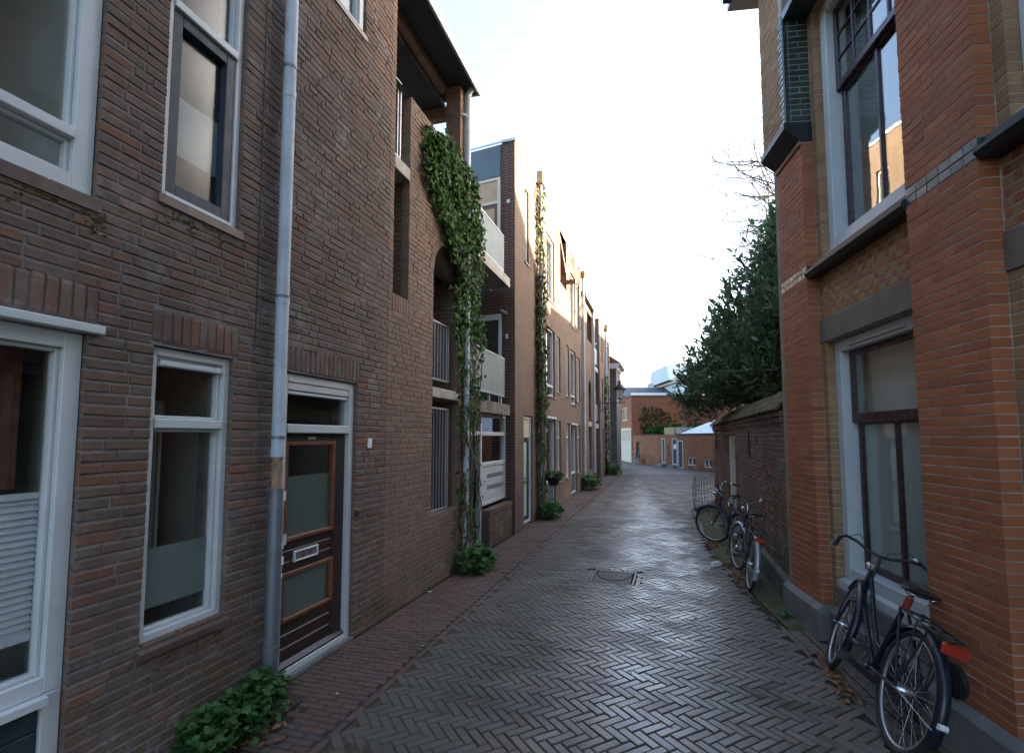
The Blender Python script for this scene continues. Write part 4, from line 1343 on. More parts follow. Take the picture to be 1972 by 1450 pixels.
# timber-framed notch in the top floor
q = MB(LW, U); q.quad((14.9, -0.9, 6.6), (16.3, -0.9, 6.6), (16.3, -0.9, 8.3), (14.9, -0.9, 8.3)); q.build('notch_back', 'soffit', CB)
q = MB(LW, U); q.prism([(14.95, 6.7), (15.05, 6.7), (15.05, 8.28), (14.95, 8.28)], -0.2, 0.02); q.prism([(16.15, 6.7), (16.25, 6.7), (16.25, 8.28), (16.15, 8.28)], -0.2, 0.02); q.prism([(15.05, 8.1), (16.15, 7.2), (16.15, 7.35), (15.2, 8.1)], -0.15, 0.015); q.build('timber_frame', 'red_wood', CB)
q = MB(LW, U); q.box(15.9, 16.02, -0.1, 0.35, 6.85, 6.97); q.build('hoist_beam', 'red_wood', CB)
p = downpipe(CB, LW, U, 12.2, 0.08, 0.1, 8.3, 0.045, (2.2, 4.4, 6.6), 'zinc')
q = MB(LW, U); q.box(12.1, 12.32, 0.01, 0.17, 8.30, 8.62); q.build('hopper_head', 'rust', p)
p = downpipe(CB, LW, U, 19.42, 0.08, 0.0, 8.2, 0.05, (1.4, 3.6, 5.5), 'zinc')
q = MB(LW, U); q.box(19.32, 19.5, 0.01, 0.16, 8.1, 8.35); q.build('hopper_head', 'rust', p)

# ------------------------------------------------------------------ left: second loggia house and the end of the row
DB = thing('far_brick_house', 'distant tan brick house with an arched opening and drainpipes, behind the wall lantern', 'house', LW, 25.0)
U = 25.0
arch2 = arch_holes(21.55, 0.4, 3.95, 0.1)
holesD = [(20.9, 22.4, 6.0, 7.2), (21.15, 21.95, 0.6, 3.95)] + arch2
bm_ = MB(LW, U)
sheet(bm_, 19.5, 22.6, 0, 7.45, holesD, 0.0, -0.3)
TD = 7.75
winD = [(25.9, 26.5, 0.7, 2.4), (28.8, 29.6, 0.1, 2.4), (25.9, 26.5, 3.2, 4.9), (28.8, 29.6, 3.1, 4.9), (25.9, 26.5, 5.8, 7.2), (28.8, 29.6, 5.8, 7.2)]
sheet(bm_, 25.1, 30.2, 0, TD, winD, 0.0, -0.3)
def cw2(t, z, lift=0.0):
    return (25.1 + cd[0] * t - 0.989 * lift, cd[1] * t - 0.146 * lift, z)
bm_.quad(cw2(0, 0), cw2(5, 0), cw2(5, TD), cw2(0, TD))
bm_.quad((19.5, 0, 7.45), (22.6, 0, 7.45), (22.6, -4, 7.45), (19.5, -4, 7.45))
bm_.quad((25.1, 0, TD), (30.2, 0, TD), (30.2, -5, TD), cw2(5, TD))
bm_.quad((19.5, -4, 0), (30.2, -5, 0), (30.2, -5, TD), (19.5, -4, 7.45))
bm_.quad((30.2, 0, 0), (30.2, -5, 0), (30.2, -5, TD), (30.2, 0, TD))
bm_.build('wall', 'far_tan', DB)
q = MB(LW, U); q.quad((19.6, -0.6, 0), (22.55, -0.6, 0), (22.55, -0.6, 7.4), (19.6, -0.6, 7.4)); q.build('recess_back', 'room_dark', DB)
q = MB(LW, U); q.box(19.45, 22.7, -3, 0.15, 7.45, 7.6); q.build('roof', 'soffit', DB)
q = MB(LW, U); q.box(25.05, 30.25, -0.3, 0.03, TD + 0.002, TD + 0.06); q.build('roof_trim', 'zinc', DB)
for z0 in (2.38, 5.05):
    q = MB(LW, U); q.box(22.6, 24.95, -2.2, -0.05, z0, z0 + 0.2); q.build('balcony_slab', 'concrete', DB)
    q = MB(LW, U); q.box(22.65, 24.7, -0.1, -0.07, z0 + 0.35, z0 + 1.1); q.build('balcony_panel', 'frost_panel', DB)
q = MB(LW, U); q.box(21.15, 21.95, -0.5, 0.01, 2.40, 2.6); q.build('arch_slab', 'concrete', DB)
q = MB(LW, U)
for a, b, z0, z1 in ((22.7, 22.78, 0, 2.38), (24.85, 24.93, 0, 2.38), (22.78, 24.85, 1.9, 1.98), (22.78, 24.85, 0.7, 0.78)):
    q.box(a, b, -0.3, -0.2, z0, z1)
q.build('bay_window', 'white', DB)
for a, b, z0, z1 in winD:
    window(DB, LW, U, a, b, z0, z1, -0.05, 0.06, bead=0)
q = MB(LW, U); q.quad((25.3, -1.5, 0), (30.1, -1.5, 0), (30.1, -1.5, 7.7), (25.3, -1.5, 7.7)); q.build('room_wall', 'plaster', DB)
downpipe(DB, LW, U, 22.3, 0.09, 0, 7.5, 0.05, (1.5, 3.5), 'zinc')
p = downpipe(DB, LW, U, 27.4, 0.09, 0.1, 7.6, 0.05, (2.5, 5), 'zinc')
q = MB(LW, U); q.box(27.28, 27.52, 0.01, 0.2, 7.6, 7.95); q.build('hopper_head', 'rust', p)
q = MB(LW, U); cw_r = [cw2(0.1, 6.5, 0.02), cw2(0.22, 6.5, 0.02), cw2(0.22, 6.58, 0.02), cw2(0.1, 6.58, 0.02)]; q.add(cw_r, [(0, 1, 2, 3)]); q.build('number_plate', 'paper', DB)

EH = thing('end_house', 'dark grey rendered house with a cornice and red tiled roof closing the left row', 'house', LW, 32.0)
U = 32.0
q = MB(LW, U); q.box(31.0, 34.0, -5, 0.30, 0, 6.05); q.build('wall', 'grey_render', EH)
q = MB(LW, U); q.xprism([(-5.2, 6.05), (0.34, 6.05), (0.42, 6.2), (0.62, 6.28), (0.62, 6.36), (-5.2, 6.36)], 30.9, 34.1); q.build('cornice', 'white', EH)
q = MB(LW, U); q.xprism([(-5.2, 6.362), (0.62, 6.362), (-2.3, 8.4)], 30.9, 34.1); rf = q.build('roof', 'roof_red', EH)
q = MB(LW, U); q.box(31.2, 31.6, -2.6, -2.1, 7.6, 9.0); q.build('chimney', 'far_red', rf)
q = MB(LW, U); q.box(30.98, 31.0, -1.0, 0.22, 0.0, 0.35); q.build('plinth', 'stone', EH)

# ------------------------------------------------------------------ right: red and yellow brick house
RH = thing('red_brick_house', 'red brick house with tall sash windows between brick piers and a grey stone plinth', 'house', RW, 4.6)
U = 4.6
NEAR = (3.205, 3.87)
FAR = (5.475, 6.13)
BAYS = [(3.87, 5.475), (1.54, 3.205), (-0.79, 0.875)]
PIERS = [NEAR, FAR, (0.875, 1.54), (-3.0, -0.79)]
RO = -0.11      # recessed bay plane
m = MB(RW, U)
for a, b in PIERS:
    z1 = 5.0 if a == FAR[0] else 7.2
    e = 0.004
    m.box(a + e, b - e, -0.6, -0.004, 0.0, z1)
for a, b in BAYS:
    hs = [(a + 0.09, b - 0.095, 0.30, 2.885), (a + 0.09, b - 0.095, 3.60, 6.36)]
    sheet(m, a - 0.01, b + 0.01, 0, 6.6, hs, RO - 0.004, -0.5)
m.build('wall', 'mortar_pale', RH)
m = MB(RW, U)
m.quad((6.25, -0.01, 0), (6.25, -9, 0), (6.25, -9, 7.3), (6.25, -0.01, 7.3))
m.quad((-3, -9, 0), (6.25, -9, 0), (6.25, -9, 7.3), (-3, -9, 7.3))
m.quad((-3, 0, 0), (-3, -9, 0), (-3, -9, 7.3), (-3, 0, 7.3))
m.build('gable_wall', 'far_red', RH)
used = 0
bs = courses(NEAR[0], NEAR[1], 0.33, 3.58, [], 0.0625, 0.0075, vj=0.003, regular=True, hd=0.11, st=0.2217)
bs += courses(NEAR[0], NEAR[1], 3.705, 7.18, [], 0.0625, 0.0075, vj=0.003, regular=True, hd=0.11, st=0.2217)
for a, b in (FAR,):
    bs += courses(a, b, 0.33, 3.58, [], 0.0625, 0.0075, vj=0.003, regular=True, hd=0.11, st=0.2183)
    bs += courses(a, b, 3.705, 5.02, [], 0.0625, 0.0075, vj=0.003, regular=True, hd=0.11, st=0.2183)
used = lay(RH, RW, U, bs, 'brick_red', 0.0, 0.108, 0.0022, limit=210, jit=0.0008)
gb = courses(NEAR[0], NEAR[1], 3.58, 3.705, [], 0.0625, 0.006, vj=0.004, regular=True, hd=0.11, st=0.11) + courses(FAR[0], FAR[1], 3.58, 3.705, [], 0.0625, 0.006, vj=0.004, regular=True, hd=0.11, st=0.11)
q = MB(RW, U)
for b in gb:
    q.brick(b[0], b[1], b[2], b[3], 0.001, 0.108, 0.003)
q.build('glazed_band', 'green_glaze', RH, 'stuff')
# yellow brick strips beside the windows, chequered panels between the storeys
ys_, rs_ = [], []
for a, b in BAYS[:2]:
    hs = [(a + 0.09, b - 0.095, 0.30, 2.885), (a + 0.09, b - 0.095, 3.56, 6.36), (a, b, 2.885, 3.125)]
    allb = courses(a + 0.004, b - 0.004, 0.33, 6.5175, hs, 0.0625, 0.007, vj=0.004, regular=True, hd=0.105, st=0.21)
    for c in allb:
        if 3.12 < c[2] < 3.6:
            continue
        ys_.append(c)
    k = 0
    z = 3.13
    while z < 3.55:
        u = a + 0.004 - (0.08 if k % 2 else 0.0)
        while u < b:
            for l, tgt in ((0.105, ys_), (0.052, rs_)):
                u0_, u1_ = max(u, a + 0.004), min(u + l, b - 0.004)
                if u1_ - u0_ > 0.015:
                    tgt.append((u0_ + 0.002, u1_ - 0.002, z + 0.003, z + 0.058))
                u += l
        z += 0.0617
        k += 1
lay(RH, RW, U, ys_, 'brick_yellow', RO, 0.09, 0.003, limit=70, jit=0.001, stuff='yellow_brickwork')
lay(RH, RW, U, rs_, 'brick_red', RO, 0.09, 0.003, limit=20, jit=0.001, stuff='chequer_brickwork')
q = MB(RW, U); q.cbox(6.134, 6.25, -0.4, -0.012, 0.3, 7.2); q.build('corner_strip', 'cement', RH)
# stone: plinth, lintels, sills
def plinth(u0, u1, o):
    q = MB(RW, U)
    q.xprism([(-0.5, 0), (o + 0.055, 0), (o + 0.055, 0.285), (o + 0.004, 0.335), (-0.5, 0.335)], u0, u1)
    q.build('plinth_stone', 'stone', RH)
for a, b in PIERS:
    plinth(a - 0.055, b + 0.055, 0.0)
plinth(6.19, 6.32, -0.02)
for a, b in BAYS:
    plinth(a + 0.056, b - 0.056, RO)
    q = MB(RW, U); q.cbox(a + 0.002, b - 0.002, -0.45, RO + 0.012, 2.889, 3.122, 0.006); q.build('lintel', 'brown_stone', RH)
    q = MB(RW, U); q.cbox(a + 0.10, b - 0.105, -0.45, RO + 0.004, 0.34, 0.52, 0.006); q.build('sill_block', 'stone', RH)
    q = MB(RW, U); q.xprism([(-0.3, 3.56), (0.0, 3.56), (0.03, 3.60), (0.03, 3.625), (-0.02, 3.66), (-0.02, 3.685), (-0.19, 3.70), (-0.3, 3.70)], a + 0.004, b - 0.004); q.build('black_sill', 'black_glaze', RH)
    # lower sash window
    wa, wb = a + 0.09, b - 0.095
    q = MB(RW, U)
    rect_frame(q, wa + 0.003, wb - 0.003, 0.62, 2.882, 0.11, -0.33, -0.185, 0.006)
    wd = q.build('window', 'white', RH, label='tall lower sash window with frosted lower panes')
    q = MB(RW, U); q.xprism([(-0.33, 0.62), (-0.20, 0.62), (-0.13, 0.60), (-0.13, 0.525), (-0.33, 0.525)], wa - 0.01, wb + 0.01); q.build('sill', 'white', wd)
    q = MB(RW, U); q.cbox(wa + 0.3, wb - 0.3, -0.2, -0.165, 2.80, 2.83); q.build('vent_strip', 'alu', wd)
    xa, xb = wa + 0.115, wb - 0.115
    xm = (xa + xb) / 2
    q = MB(RW, U); rect_frame(q, xa, xb, 2.09, 2.77, 0.05, -0.30, -0.26, 0.005, wb=0.085); s1 = q.build('upper_sash', 'plum', wd)
    q = MB(RW, U); rect_frame(q, xa + 0.01, xb - 0.01, 0.735, 2.12, 0.055, -0.345, -0.305, 0.005); q.cbox(xm - 0.022, xm + 0.022, -0.34, -0.305, 0.79, 2.065); s2 = q.build('lower_sash', 'plum', wd)
    q = MB(RW, U); q.box(xa + 0.05, xb - 0.05, -0.283, -0.278, 2.17, 2.72); q.build('pane', 'glass', s1)
    for c0, c1 in ((xa + 0.065, xm - 0.022), (xm + 0.022, xb - 0.065)):
        q = MB(RW, U); q.box(c0, c1, -0.33, -0.325, 0.79, 2.065); q.build('pane', 'glass', s2)
    q = MB(RW, U); q.box(xa + 0.06, xb - 0.06, -0.337, -0.334, 0.79, 2.062); q.build('frosted_film', 'frost', s2)
    q = MB(RW, U); q.box(xa - 0.05, xb + 0.05, -0.44, -0.43, 0.6, 2.85); q.build('curtain', 'curtain', wd)
    # upper window: small-paned top sash over a tall lower sash
    q = MB(RW, U)
    rect_frame(q, wa + 0.003, wb - 0.003, 3.80, 6.355, 0.11, -0.33, -0.185, 0.006)
    wd = q.build('window', 'white', RH, label='upper sash window with small leaded panes over clear glass')
    q = MB(RW, U); q.xprism([(-0.33, 3.80), (-0.19, 3.80), (-0.14, 3.785), (-0.14, 3.705), (-0.33, 3.705)], wa - 0.01, wb + 0.01); q.build('sill', 'white', wd)
    q = MB(RW, U); rect_frame(q, xa, xb, 5.39, 6.245, 0.05, -0.30, -0.26, 0.005, wb=0.07); s1 = q.build('upper_sash', 'plum', wd)
    q = MB(RW, U)
    for i in (1, 2, 3):
        x = xa + 0.05 + (xb - xa - 0.1) * i / 4
        q.cbox(x - 0.013, x + 0.013, -0.295, -0.262, 5.46, 6.195)
    for i in (1, 2):
        z = 5.46 + 0.735 * i / 3
        q.box(xa + 0.05, xb - 0.05, -0.292, -0.268, z - 0.01, z + 0.01)
    q.build('glazing_bar', 'plum', s1)
    q = MB(RW, U); q.box(xa + 0.05, xb - 0.05, -0.283, -0.278, 5.46, 6.195); q.build('pane', 'glass_old', s1)
    q = MB(RW, U); rect_frame(q, xa + 0.01, xb - 0.01, 3.913, 5.42, 0.05, -0.345, -0.305, 0.005); q.cbox(xm - 0.018, xm + 0.018, -0.34, -0.305, 3.963, 5.37); s2 = q.build('lower_sash', 'plum', wd)
    for c0, c1 in ((xa + 0.06, xm - 0.018), (xm + 0.018, xb - 0.06)):
        q = MB(RW, U); q.box(c0, c1, -0.33, -0.325, 3.963, 5.37); q.build('pane', 'glass_old', s2)
    q = MB(RW, U); q.box(xb - 0.35, xb, -0.5, -0.46, 3.85, 6.2); q.build('curtain', 'curtain', wd)
q = MB(RW, U)
q.box(-2.9, 6.0, -8.9, -0.55, 3.25, 3.35)
q.box(-2.9, 6.0, -8.9, -0.55, 0.0, 0.02)
q.build('room_floor', 'room_floor', RH)
q = MB(RW, U)
q.quad((-2.9, -3.0, 0), (6.2, -3.0, 0), (6.2, -3.0, 7.2), (-2.9, -3.0, 7.2))
for uu in (6.0, 3.5, 1.2):
    q.quad((uu, -3.0, 0), (uu, -0.55, 0), (uu, -0.55, 7.2), (uu, -3.0, 7.2))
q.build('room_wall', 'room_dark', RH)
# projecting upper wall: yellow piers with glazed brick arrises
for a, b in (FAR,):
    q = MB(RW, U); q.box(a + 0.004, b - 0.004, -0.5, 0.136, 5.24, 7.2); q.build('upper_pier', 'mortar_pale', RH)
    if a == FAR[0]:
        lay(RH, RW, U, courses(a + 0.10, b, 5.2425, 7.18, [], 0.0625, 0.008, vj=0.004, regular=True, hd=0.105, st=0.21), 'brick_yellow', 0.14, 0.1, 0.003, limit=0, stuff='upper_brickwork')
    q = MB(RW, U)
    k = 0
    z = 5.2425
    while z < 6.45:
        l = 0.105 if k % 2 else 0.15
        q.brick(a, a + l, z + 0.003, z + 0.0595, 0.142, 0.05, 0.012)
        o = 0.09
        while o > RO:
            w_ = 0.1 if (k % 2 and o > 0.05) else 0.2
            w_ = min(w_, o - RO)
            q.box(a - 0.002, a + 0.03, o - w_ + 0.004, o - 0.004, z + 0.006, z + 0.0565)
            o -= w_
        z += 0.0625
        k += 1
    q.tube([(a + 0.008, 0.134, 5.24), (a + 0.008, 0.134, 6.4)], 0.017, 8)
    q.build('glazed_arris', 'green_glaze', RH, 'stuff')
    q = MB(RW, U)
    q.xprism([(-0.1, 5.02), (0.012, 5.02), (0.012, 5.05), (0.03, 5.06), (0.165, 5.17), (0.165, 5.235), (-0.1, 5.235)], a - 0.004, b + 0.03)
    q.build('corbel', 'black_glaze', RH)
    q = MB(RW, U); q.box(a - 0.002, b + 0.002, -0.1, 0.02, 4.99, 5.018); q.build('corbel_course', 'brick_yellow', RH)
for a, b in BAYS[:2]:
    q = MB(RW, U); q.box(a - 0.004, b + 0.004, RO - 0.4, 0.136, 6.45, 7.2); q.build('upper_wall', 'far_tan', RH)
    q = MB(RW, U); q.box(a - 0.002, b + 0.002, RO - 0.06, 0.141, 6.365, 6.45); q.build('arch_soffit', 'green_glaze', RH)
q = MB(RW, U); q.cbox(-3, 6.46, -9, 0.40, 7.36, 7.44); q.build('eaves', 'white', RH)
q = MB(RW, U); q.cbox(-3, 6.30, 0.402, 0.5, 7.33, 7.44); q.build('gutter', 'soffit', RH)
q = MB(RW, U); q.box(-3, 6.2, -9, RO, 7.455, 10.6); q.build('upper_storey', 'far_yellow', RH)
for z in (8.0, 9.7):
    q = MB(RW, U); q.box(-3, 5.304, RO - 0.02, RO + 0.006, z, z + 0.18); q.build('glazed_band', 'black_glaze', RH)
for uu in (-0.4, 1.95, 4.25):
    window(RH, RW, U, uu, uu + 0.95, 8.2, 9.65, RO + 0.03, 0.08, trans=(9.1,), depth=0.025, bead=0)
q = MB(RW, U); q.xprism([(-9, 10.602), (0.2, 10.602), (-4.4, 13.4)], -3, 6.4); q.build('main_roof', 'roof_dark', RH)
q = MB(RW, U); q.box(4.9, 6.2, -2.6, RO - 0.3, 10.6, 14.6); q.build('chimney', 'far_red', RH)  # unseen stack added to block bright sky from the left windows' reflections
# oval iron vent above the plinth
q = MB(RW, U)
pl = [(3.64 + 0.10 * cos(a), 0.44 + 0.105 * sin(a)) for a in [2 * pi * i / 20 for i in range(20)]]
q.prism(pl, -0.02, 0.03)
v = q.build('iron_vent', 'iron', RH)
q = MB(RW, U)
for k in range(6):
    q.box(3.565 + 0.027 * k, 3.575 + 0.027 * k, 0.03, 0.035, 0.37, 0.51)
q.build('vent_rib', 'iron', v)

# ------------------------------------------------------------------ right: old garden wall
GL = 9.3
GD = thing('garden_wall', 'old brown brick garden wall with a tiled coping and a doorway, beside the red house', 'wall', GW, 4.5)
U = 4.5
hG = [(4.55, 5.95, 0.0, 2.02)]
q = MB(GW, U)
sheet(q, 0.02, GL, 0, 2.30, hG, -0.008, -0.30)
q.quad((GL, -0.008, 0), (GL, -0.42, 0), (GL, -0.42, 2.3), (GL, -0.008, 2.3))
q.quad((0, -0.42, 0), (GL, -0.42, 0), (GL, -0.42, 2.3), (0, -0.42, 2.3))
q.build('wall', 'mortar_mid', GD)
bs = courses(0.03, GL, 0.0, 2.125, hG, 0.0607, 0.011, st=0.19, hd=0.092, hp=0.45)
lay(GD, GW, U, bs, 'brick_old', 0.0, 0.1, 0.007, jit=0.005)
q = MB(GW, U)
u = 0.05
while u < GL - 0.05:
    q.cbox(u, u + 0.055, -0.1, 0.035, 2.13, 2.20, 0.004)
    u += 0.115
q.build('dentil_course', 'brick_old', GD, 'stuff')
q = MB(GW, U)
u = 0.03
while u < GL:
    q.brick(u, min(u + 0.2, GL + 0.03), 2.205, 2.262, 0.05, 0.16, 0.005)
    u += 0.206
q.build('cap_course', 'brick_old', GD, 'stuff')
q = MB(GW, U)
u = 0.02
while u < GL + 0.04:
    e = min(u + 0.232, GL + 0.06)
    z = R_.uniform(-0.006, 0.006)
    q.xprism([(-0.21, 2.53 + z), (-0.21, 2.50 + z), (0.085, 2.268 + z), (0.10, 2.29 + z), (-0.19, 2.555 + z)], u, e - 0.006)
    u += 0.236
q.build('coping_tile', 'coping', GD, 'stuff')
q = MB(GW, U)
q.xprism([(-0.44, 2.27), (-0.40, 2.27), (-0.20, 2.52), (-0.20, 2.575), (-0.24, 2.575)], 0.0, GL + 0.06)
q.xprism([(-0.42, 2.25), (0.02, 2.25), (0.02, 2.266), (-0.205, 2.49), (-0.42, 2.266)], 0.0, GL)
for k in range(20):
    a, b = -0.05 + 0.02 * k, -0.05 + 0.02 * (k + 1)
    h = 0.28 * (1 - k / 20) ** 2
    q.xprism([(-0.26, 2.56), (-0.14, 2.54), (-0.16, 2.56 + h), (-0.24, 2.57 + h)], a, b)
q.build('coping', 'coping', GD)
q = MB(GW, U)
rr = random.Random(14)
for k in range(520):
    uu = GL * rr.random()
    f = rr.random() ** 0.7
    o, z = 0.09 - 0.285 * f, 2.285 + 0.275 * f
    rad = rr.uniform(0.012, 0.045)
    q.add([(uu + rad * cos(i * 1.05) * rr.uniform(0.7, 1.3), o + rad * 0.7 * sin(i * 1.05), z + rad * 0.7 * sin(i * 1.05) * -0.96 + 0.004) for i in range(6)] + [(uu, o + rad * 0.25, z + 0.01 + rad * 0.35)], [(i, (i + 1) % 6, 6) for i in range(6)], None, True)
q.build('moss', 'moss', GD, 'stuff')
q = MB(GW, U); q.xprism([(-0.2, 0), (0.05, 0), (0.05, 0.29), (0.0, 0.335), (-0.2, 0.335)], 0.0, 4.5); q.build('plinth', 'stone_moss', GD)
q = MB(GW, U); q.cbox(4.552, 4.62, -0.3, -0.02, 0.02, 2.0); q.cbox(5.76, 5.948, -0.28, -0.05, 0.02, 2.0); q.cbox(4.62, 5.76, -0.26, -0.08, 1.9, 2.0); df = q.build('door_frame', 'ivory', GD)
q = MB(GW, U)
for k in range(9):
    q.cbox(4.625 + k * 0.129, 4.75 + k * 0.129, -0.29, -0.245, 0.03, 1.89)
q.build('plank_door', 'dark_wood', GD)
for uu in (2.6, 8.25):
    q = MB(GW, U); q.tube([(uu, 0.02, 1.63), (uu, 0.02, 2.06)], 0.014, 6); q.box(uu - 0.03, uu + 0.03, -0.01, 0.03, 1.82, 1.86); q.build('wall_anchor', 'iron', GD)
q = MB(GW, U)
rr = random.Random(3)
for b in bs:
    if 0.75 < b[0] < 1.35 and 0.85 < b[2] < 1.62 and rr.random() < 0.32:
        q.box(b[0], b[1], 0.002, 0.0075, b[2], b[3])
q.build('red_patch', 'brick_red', GD, 'stuff')

# ------------------------------------------------------------------ buildings at the bend
FB = thing('low_red_wall_house', 'low old red brick building with two small white windows at the bend', 'house', FW, 5.0)
U = 5.0
hF = [(0.1, 0.92, 0.22, 0.72), (1.85, 2.75, 0.24, 0.74), (3.25, 3.90, 0.0, 1.75), (3.98, 4.62, 0.18, 1.87), (5.58, 6.02, 0.2, 1.87), (9.45, 10.1, 0.3, 1.6)]
q = MB(FW, U)
sheet(q, -3.5, 10.7, 0, 2.12, hF, 0.0, -0.2)
q.quad((-3.5, -0.4, 0), (10.7, -0.4, 0), (10.7, -0.4, 2.12), (-3.5, -0.4, 2.12))
q.quad((-3.5, 0, 2.12), (10.7, 0, 2.12), (10.7, -0.4, 2.12), (-3.5, -0.4, 2.12))
q.build('wall', 'far_oldred', FB)
for a, b, z0, z1 in hF[:2]:
    window(FB, FW, U, a, b, z0, z1, -0.03, 0.05, mull=((a + b) / 2,), bead=0)
for a, b, z0, z1 in hF[2:5]:
    q = MB(FW, U); rect_frame(q, a, b, z0, z1, 0.06, -0.12, 0.01); dd = q.build('door', 'white', FB)
    q = MB(FW, U); q.box(a + 0.06, b - 0.06, -0.1, -0.06, z0 + 0.06, z1 - 0.06); q.build('leaf', 'soffit', dd)
q = MB(FW, U); q.box(4.15, 4.5, -0.06, -0.03, 1.2, 1.5); q.build('door_notice', 'paper', FB)
q = MB(FW, U); q.box(3.9, 4.75, 0.01, 0.35, 0.0, 0.16); q.box(5.4, 6.15, 0.01, 0.35, 0.0, 0.17); q.build('doorstep', 'stone', FB)
q = MB(FW, U); q.box(5.0, 5.25, 0.005, 0.03, 1.1, 1.45); q.box(5.0, 5.22, 0.005, 0.03, 0.7, 1.02); q.build('wall_notice', 'slate_paint', FB)
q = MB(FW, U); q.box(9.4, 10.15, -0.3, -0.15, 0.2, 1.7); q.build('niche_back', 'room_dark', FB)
q = MB(FW, U); q.box(-3.5, 4.0, -0.5, 0.06, 2.122, 2.18); q.box(6.4, 10.7, -0.45, 0.05, 2.122, 2.17); q.build('coping', 'soffit', FB)
q = MB(FW, U)
q.add([(-3.0, -0.42, 2.2), (4.3, -0.42, 2.2), (4.3, -4, 2.25), (1.5, -4, 4.0), (-3.0, -4, 4.6), (-3.0, -0.42, 2.13), (4.3, -0.42, 2.13), (4.3, -4, 2.18), (1.5, -4, 3.9), (-3.0, -4, 4.5)],
      [(0, 1, 2, 3, 4), (9, 8, 7, 6, 5), (0, 5, 6, 1), (1, 6, 7, 2), (2, 7, 8, 3), (3, 8, 9, 4), (4, 9, 5, 0)])
q.build('canopy_roof', 'white_roof', FB)
q = MB(FW, U); q.box(5.1, 6.5, -1.3, -0.45, 2.13, 2.62); q.build('roof_box', 'ply', FB)
rp = thing('terracotta_pot', 'round terracotta pot on the low roof behind the narrow doors', 'pot', FW, 4.6, -0.9, 2.62)
q = MB(); q.lathe([(0.0, 0), (0.14, 0), (0.2, 0.3), (0.22, 0.3), (0.22, 0.36), (0.18, 0.36), (0.0, 0.33)], (0, 0, 0)); q.build('pot', 'terracotta', rp)
q = MB(FW, U); q.box(4.35, 5.05, -1.4, -0.5, 2.18, 2.615); q.build('roof_ledge', 'concrete', FB)

GH = thing('garage_house', 'red brick house with a cream garage door and a blank side wall', 'house', EW, 2.5)
U = 2.5
hE = [(1.6, 4.1, 3.30, 4.40), (0.3, 5.0, 0.0, 2.7)]
q = MB(EW, U)
sheet(q, 0.0, 6.2, 0, 5.12, hE, 0.0, -0.25)
q.quad((0, 0, 0), (0, -13, 0), (0, -13, 5.12), (0, 0, 5.12))
q.quad((0, 0, 5.12), (6.2, 0, 5.12), (6.2, -13, 5.12), (0, -13, 5.12))
q.quad((6.2, 0, 0), (6.2, -13, 0), (6.2, -13, 5.12), (6.2, 0, 5.12))
q.build('wall', 'far_red', GH)
q = MB(EW, U); q.box(-0.06, 6.3, -13.1, 0.06, 5.122, 5.2); q.build('roof_edge', 'brown_stone', GH)
window(GH, EW, U, 1.6, 4.1, 3.30, 4.40, -0.05, 0.1, mat='cream', mull=(2.45, 3.25), bead=0)
q = MB(EW, U); rect_frame(q, 0.3, 5.0, 0.0, 2.7, 0.25, -0.15, 0.03); gd = q.build('garage_door', 'cream', GH)
q = MB(EW, U)
for k in range(7):
    q.cbox(0.56 + k * 0.6, 1.0 + k * 0.6, -0.12, -0.03, 1.72, 2.44)
q.build('slat', 'cream', gd)
q = MB(EW, U); q.box(0.5, 4.8, -0.2, -0.125, 1.68, 2.5); q.build('slat_back', 'slate_paint', gd)
q = MB(EW, U); q.box(0.5, 4.8, -0.2, -0.145, 0.0, 1.68); q.build('door_back', 'slate_paint', gd)
q = MB(EW, U); q.cbox(0.55, 4.75, -0.12, -0.04, 0.0, 1.6); q.box(0.55, 4.75, -0.14, -0.02, 1.6, 1.7); q.build('leaf', 'cream', gd)
q = MB(EW, U); q.tube([(5.9, 0.08, 0), (5.9, 0.08, 5.1)], 0.06, 8); q.build('downpipe', 'zinc', GH)

SB = thing('street_end_house', 'narrow brick house at the far end of the street, partly behind the lantern arm', 'house', EW, 9.0)
U = 9.0
q = MB(EW, U); q.box(6.4, 16, -8, 0.3, 0, 5.6); q.build('wall', 'far_brown', SB)
q = MB(EW, U); q.box(6.5, 7.3, 0.3, 0.34, 0.1, 2.1); q.build('door', 'slate_paint', SB)
q = MB(EW, U); q.box(6.6, 7.6, 0.3, 0.33, 3.0, 4.4); q.build('window', 'frost', SB)

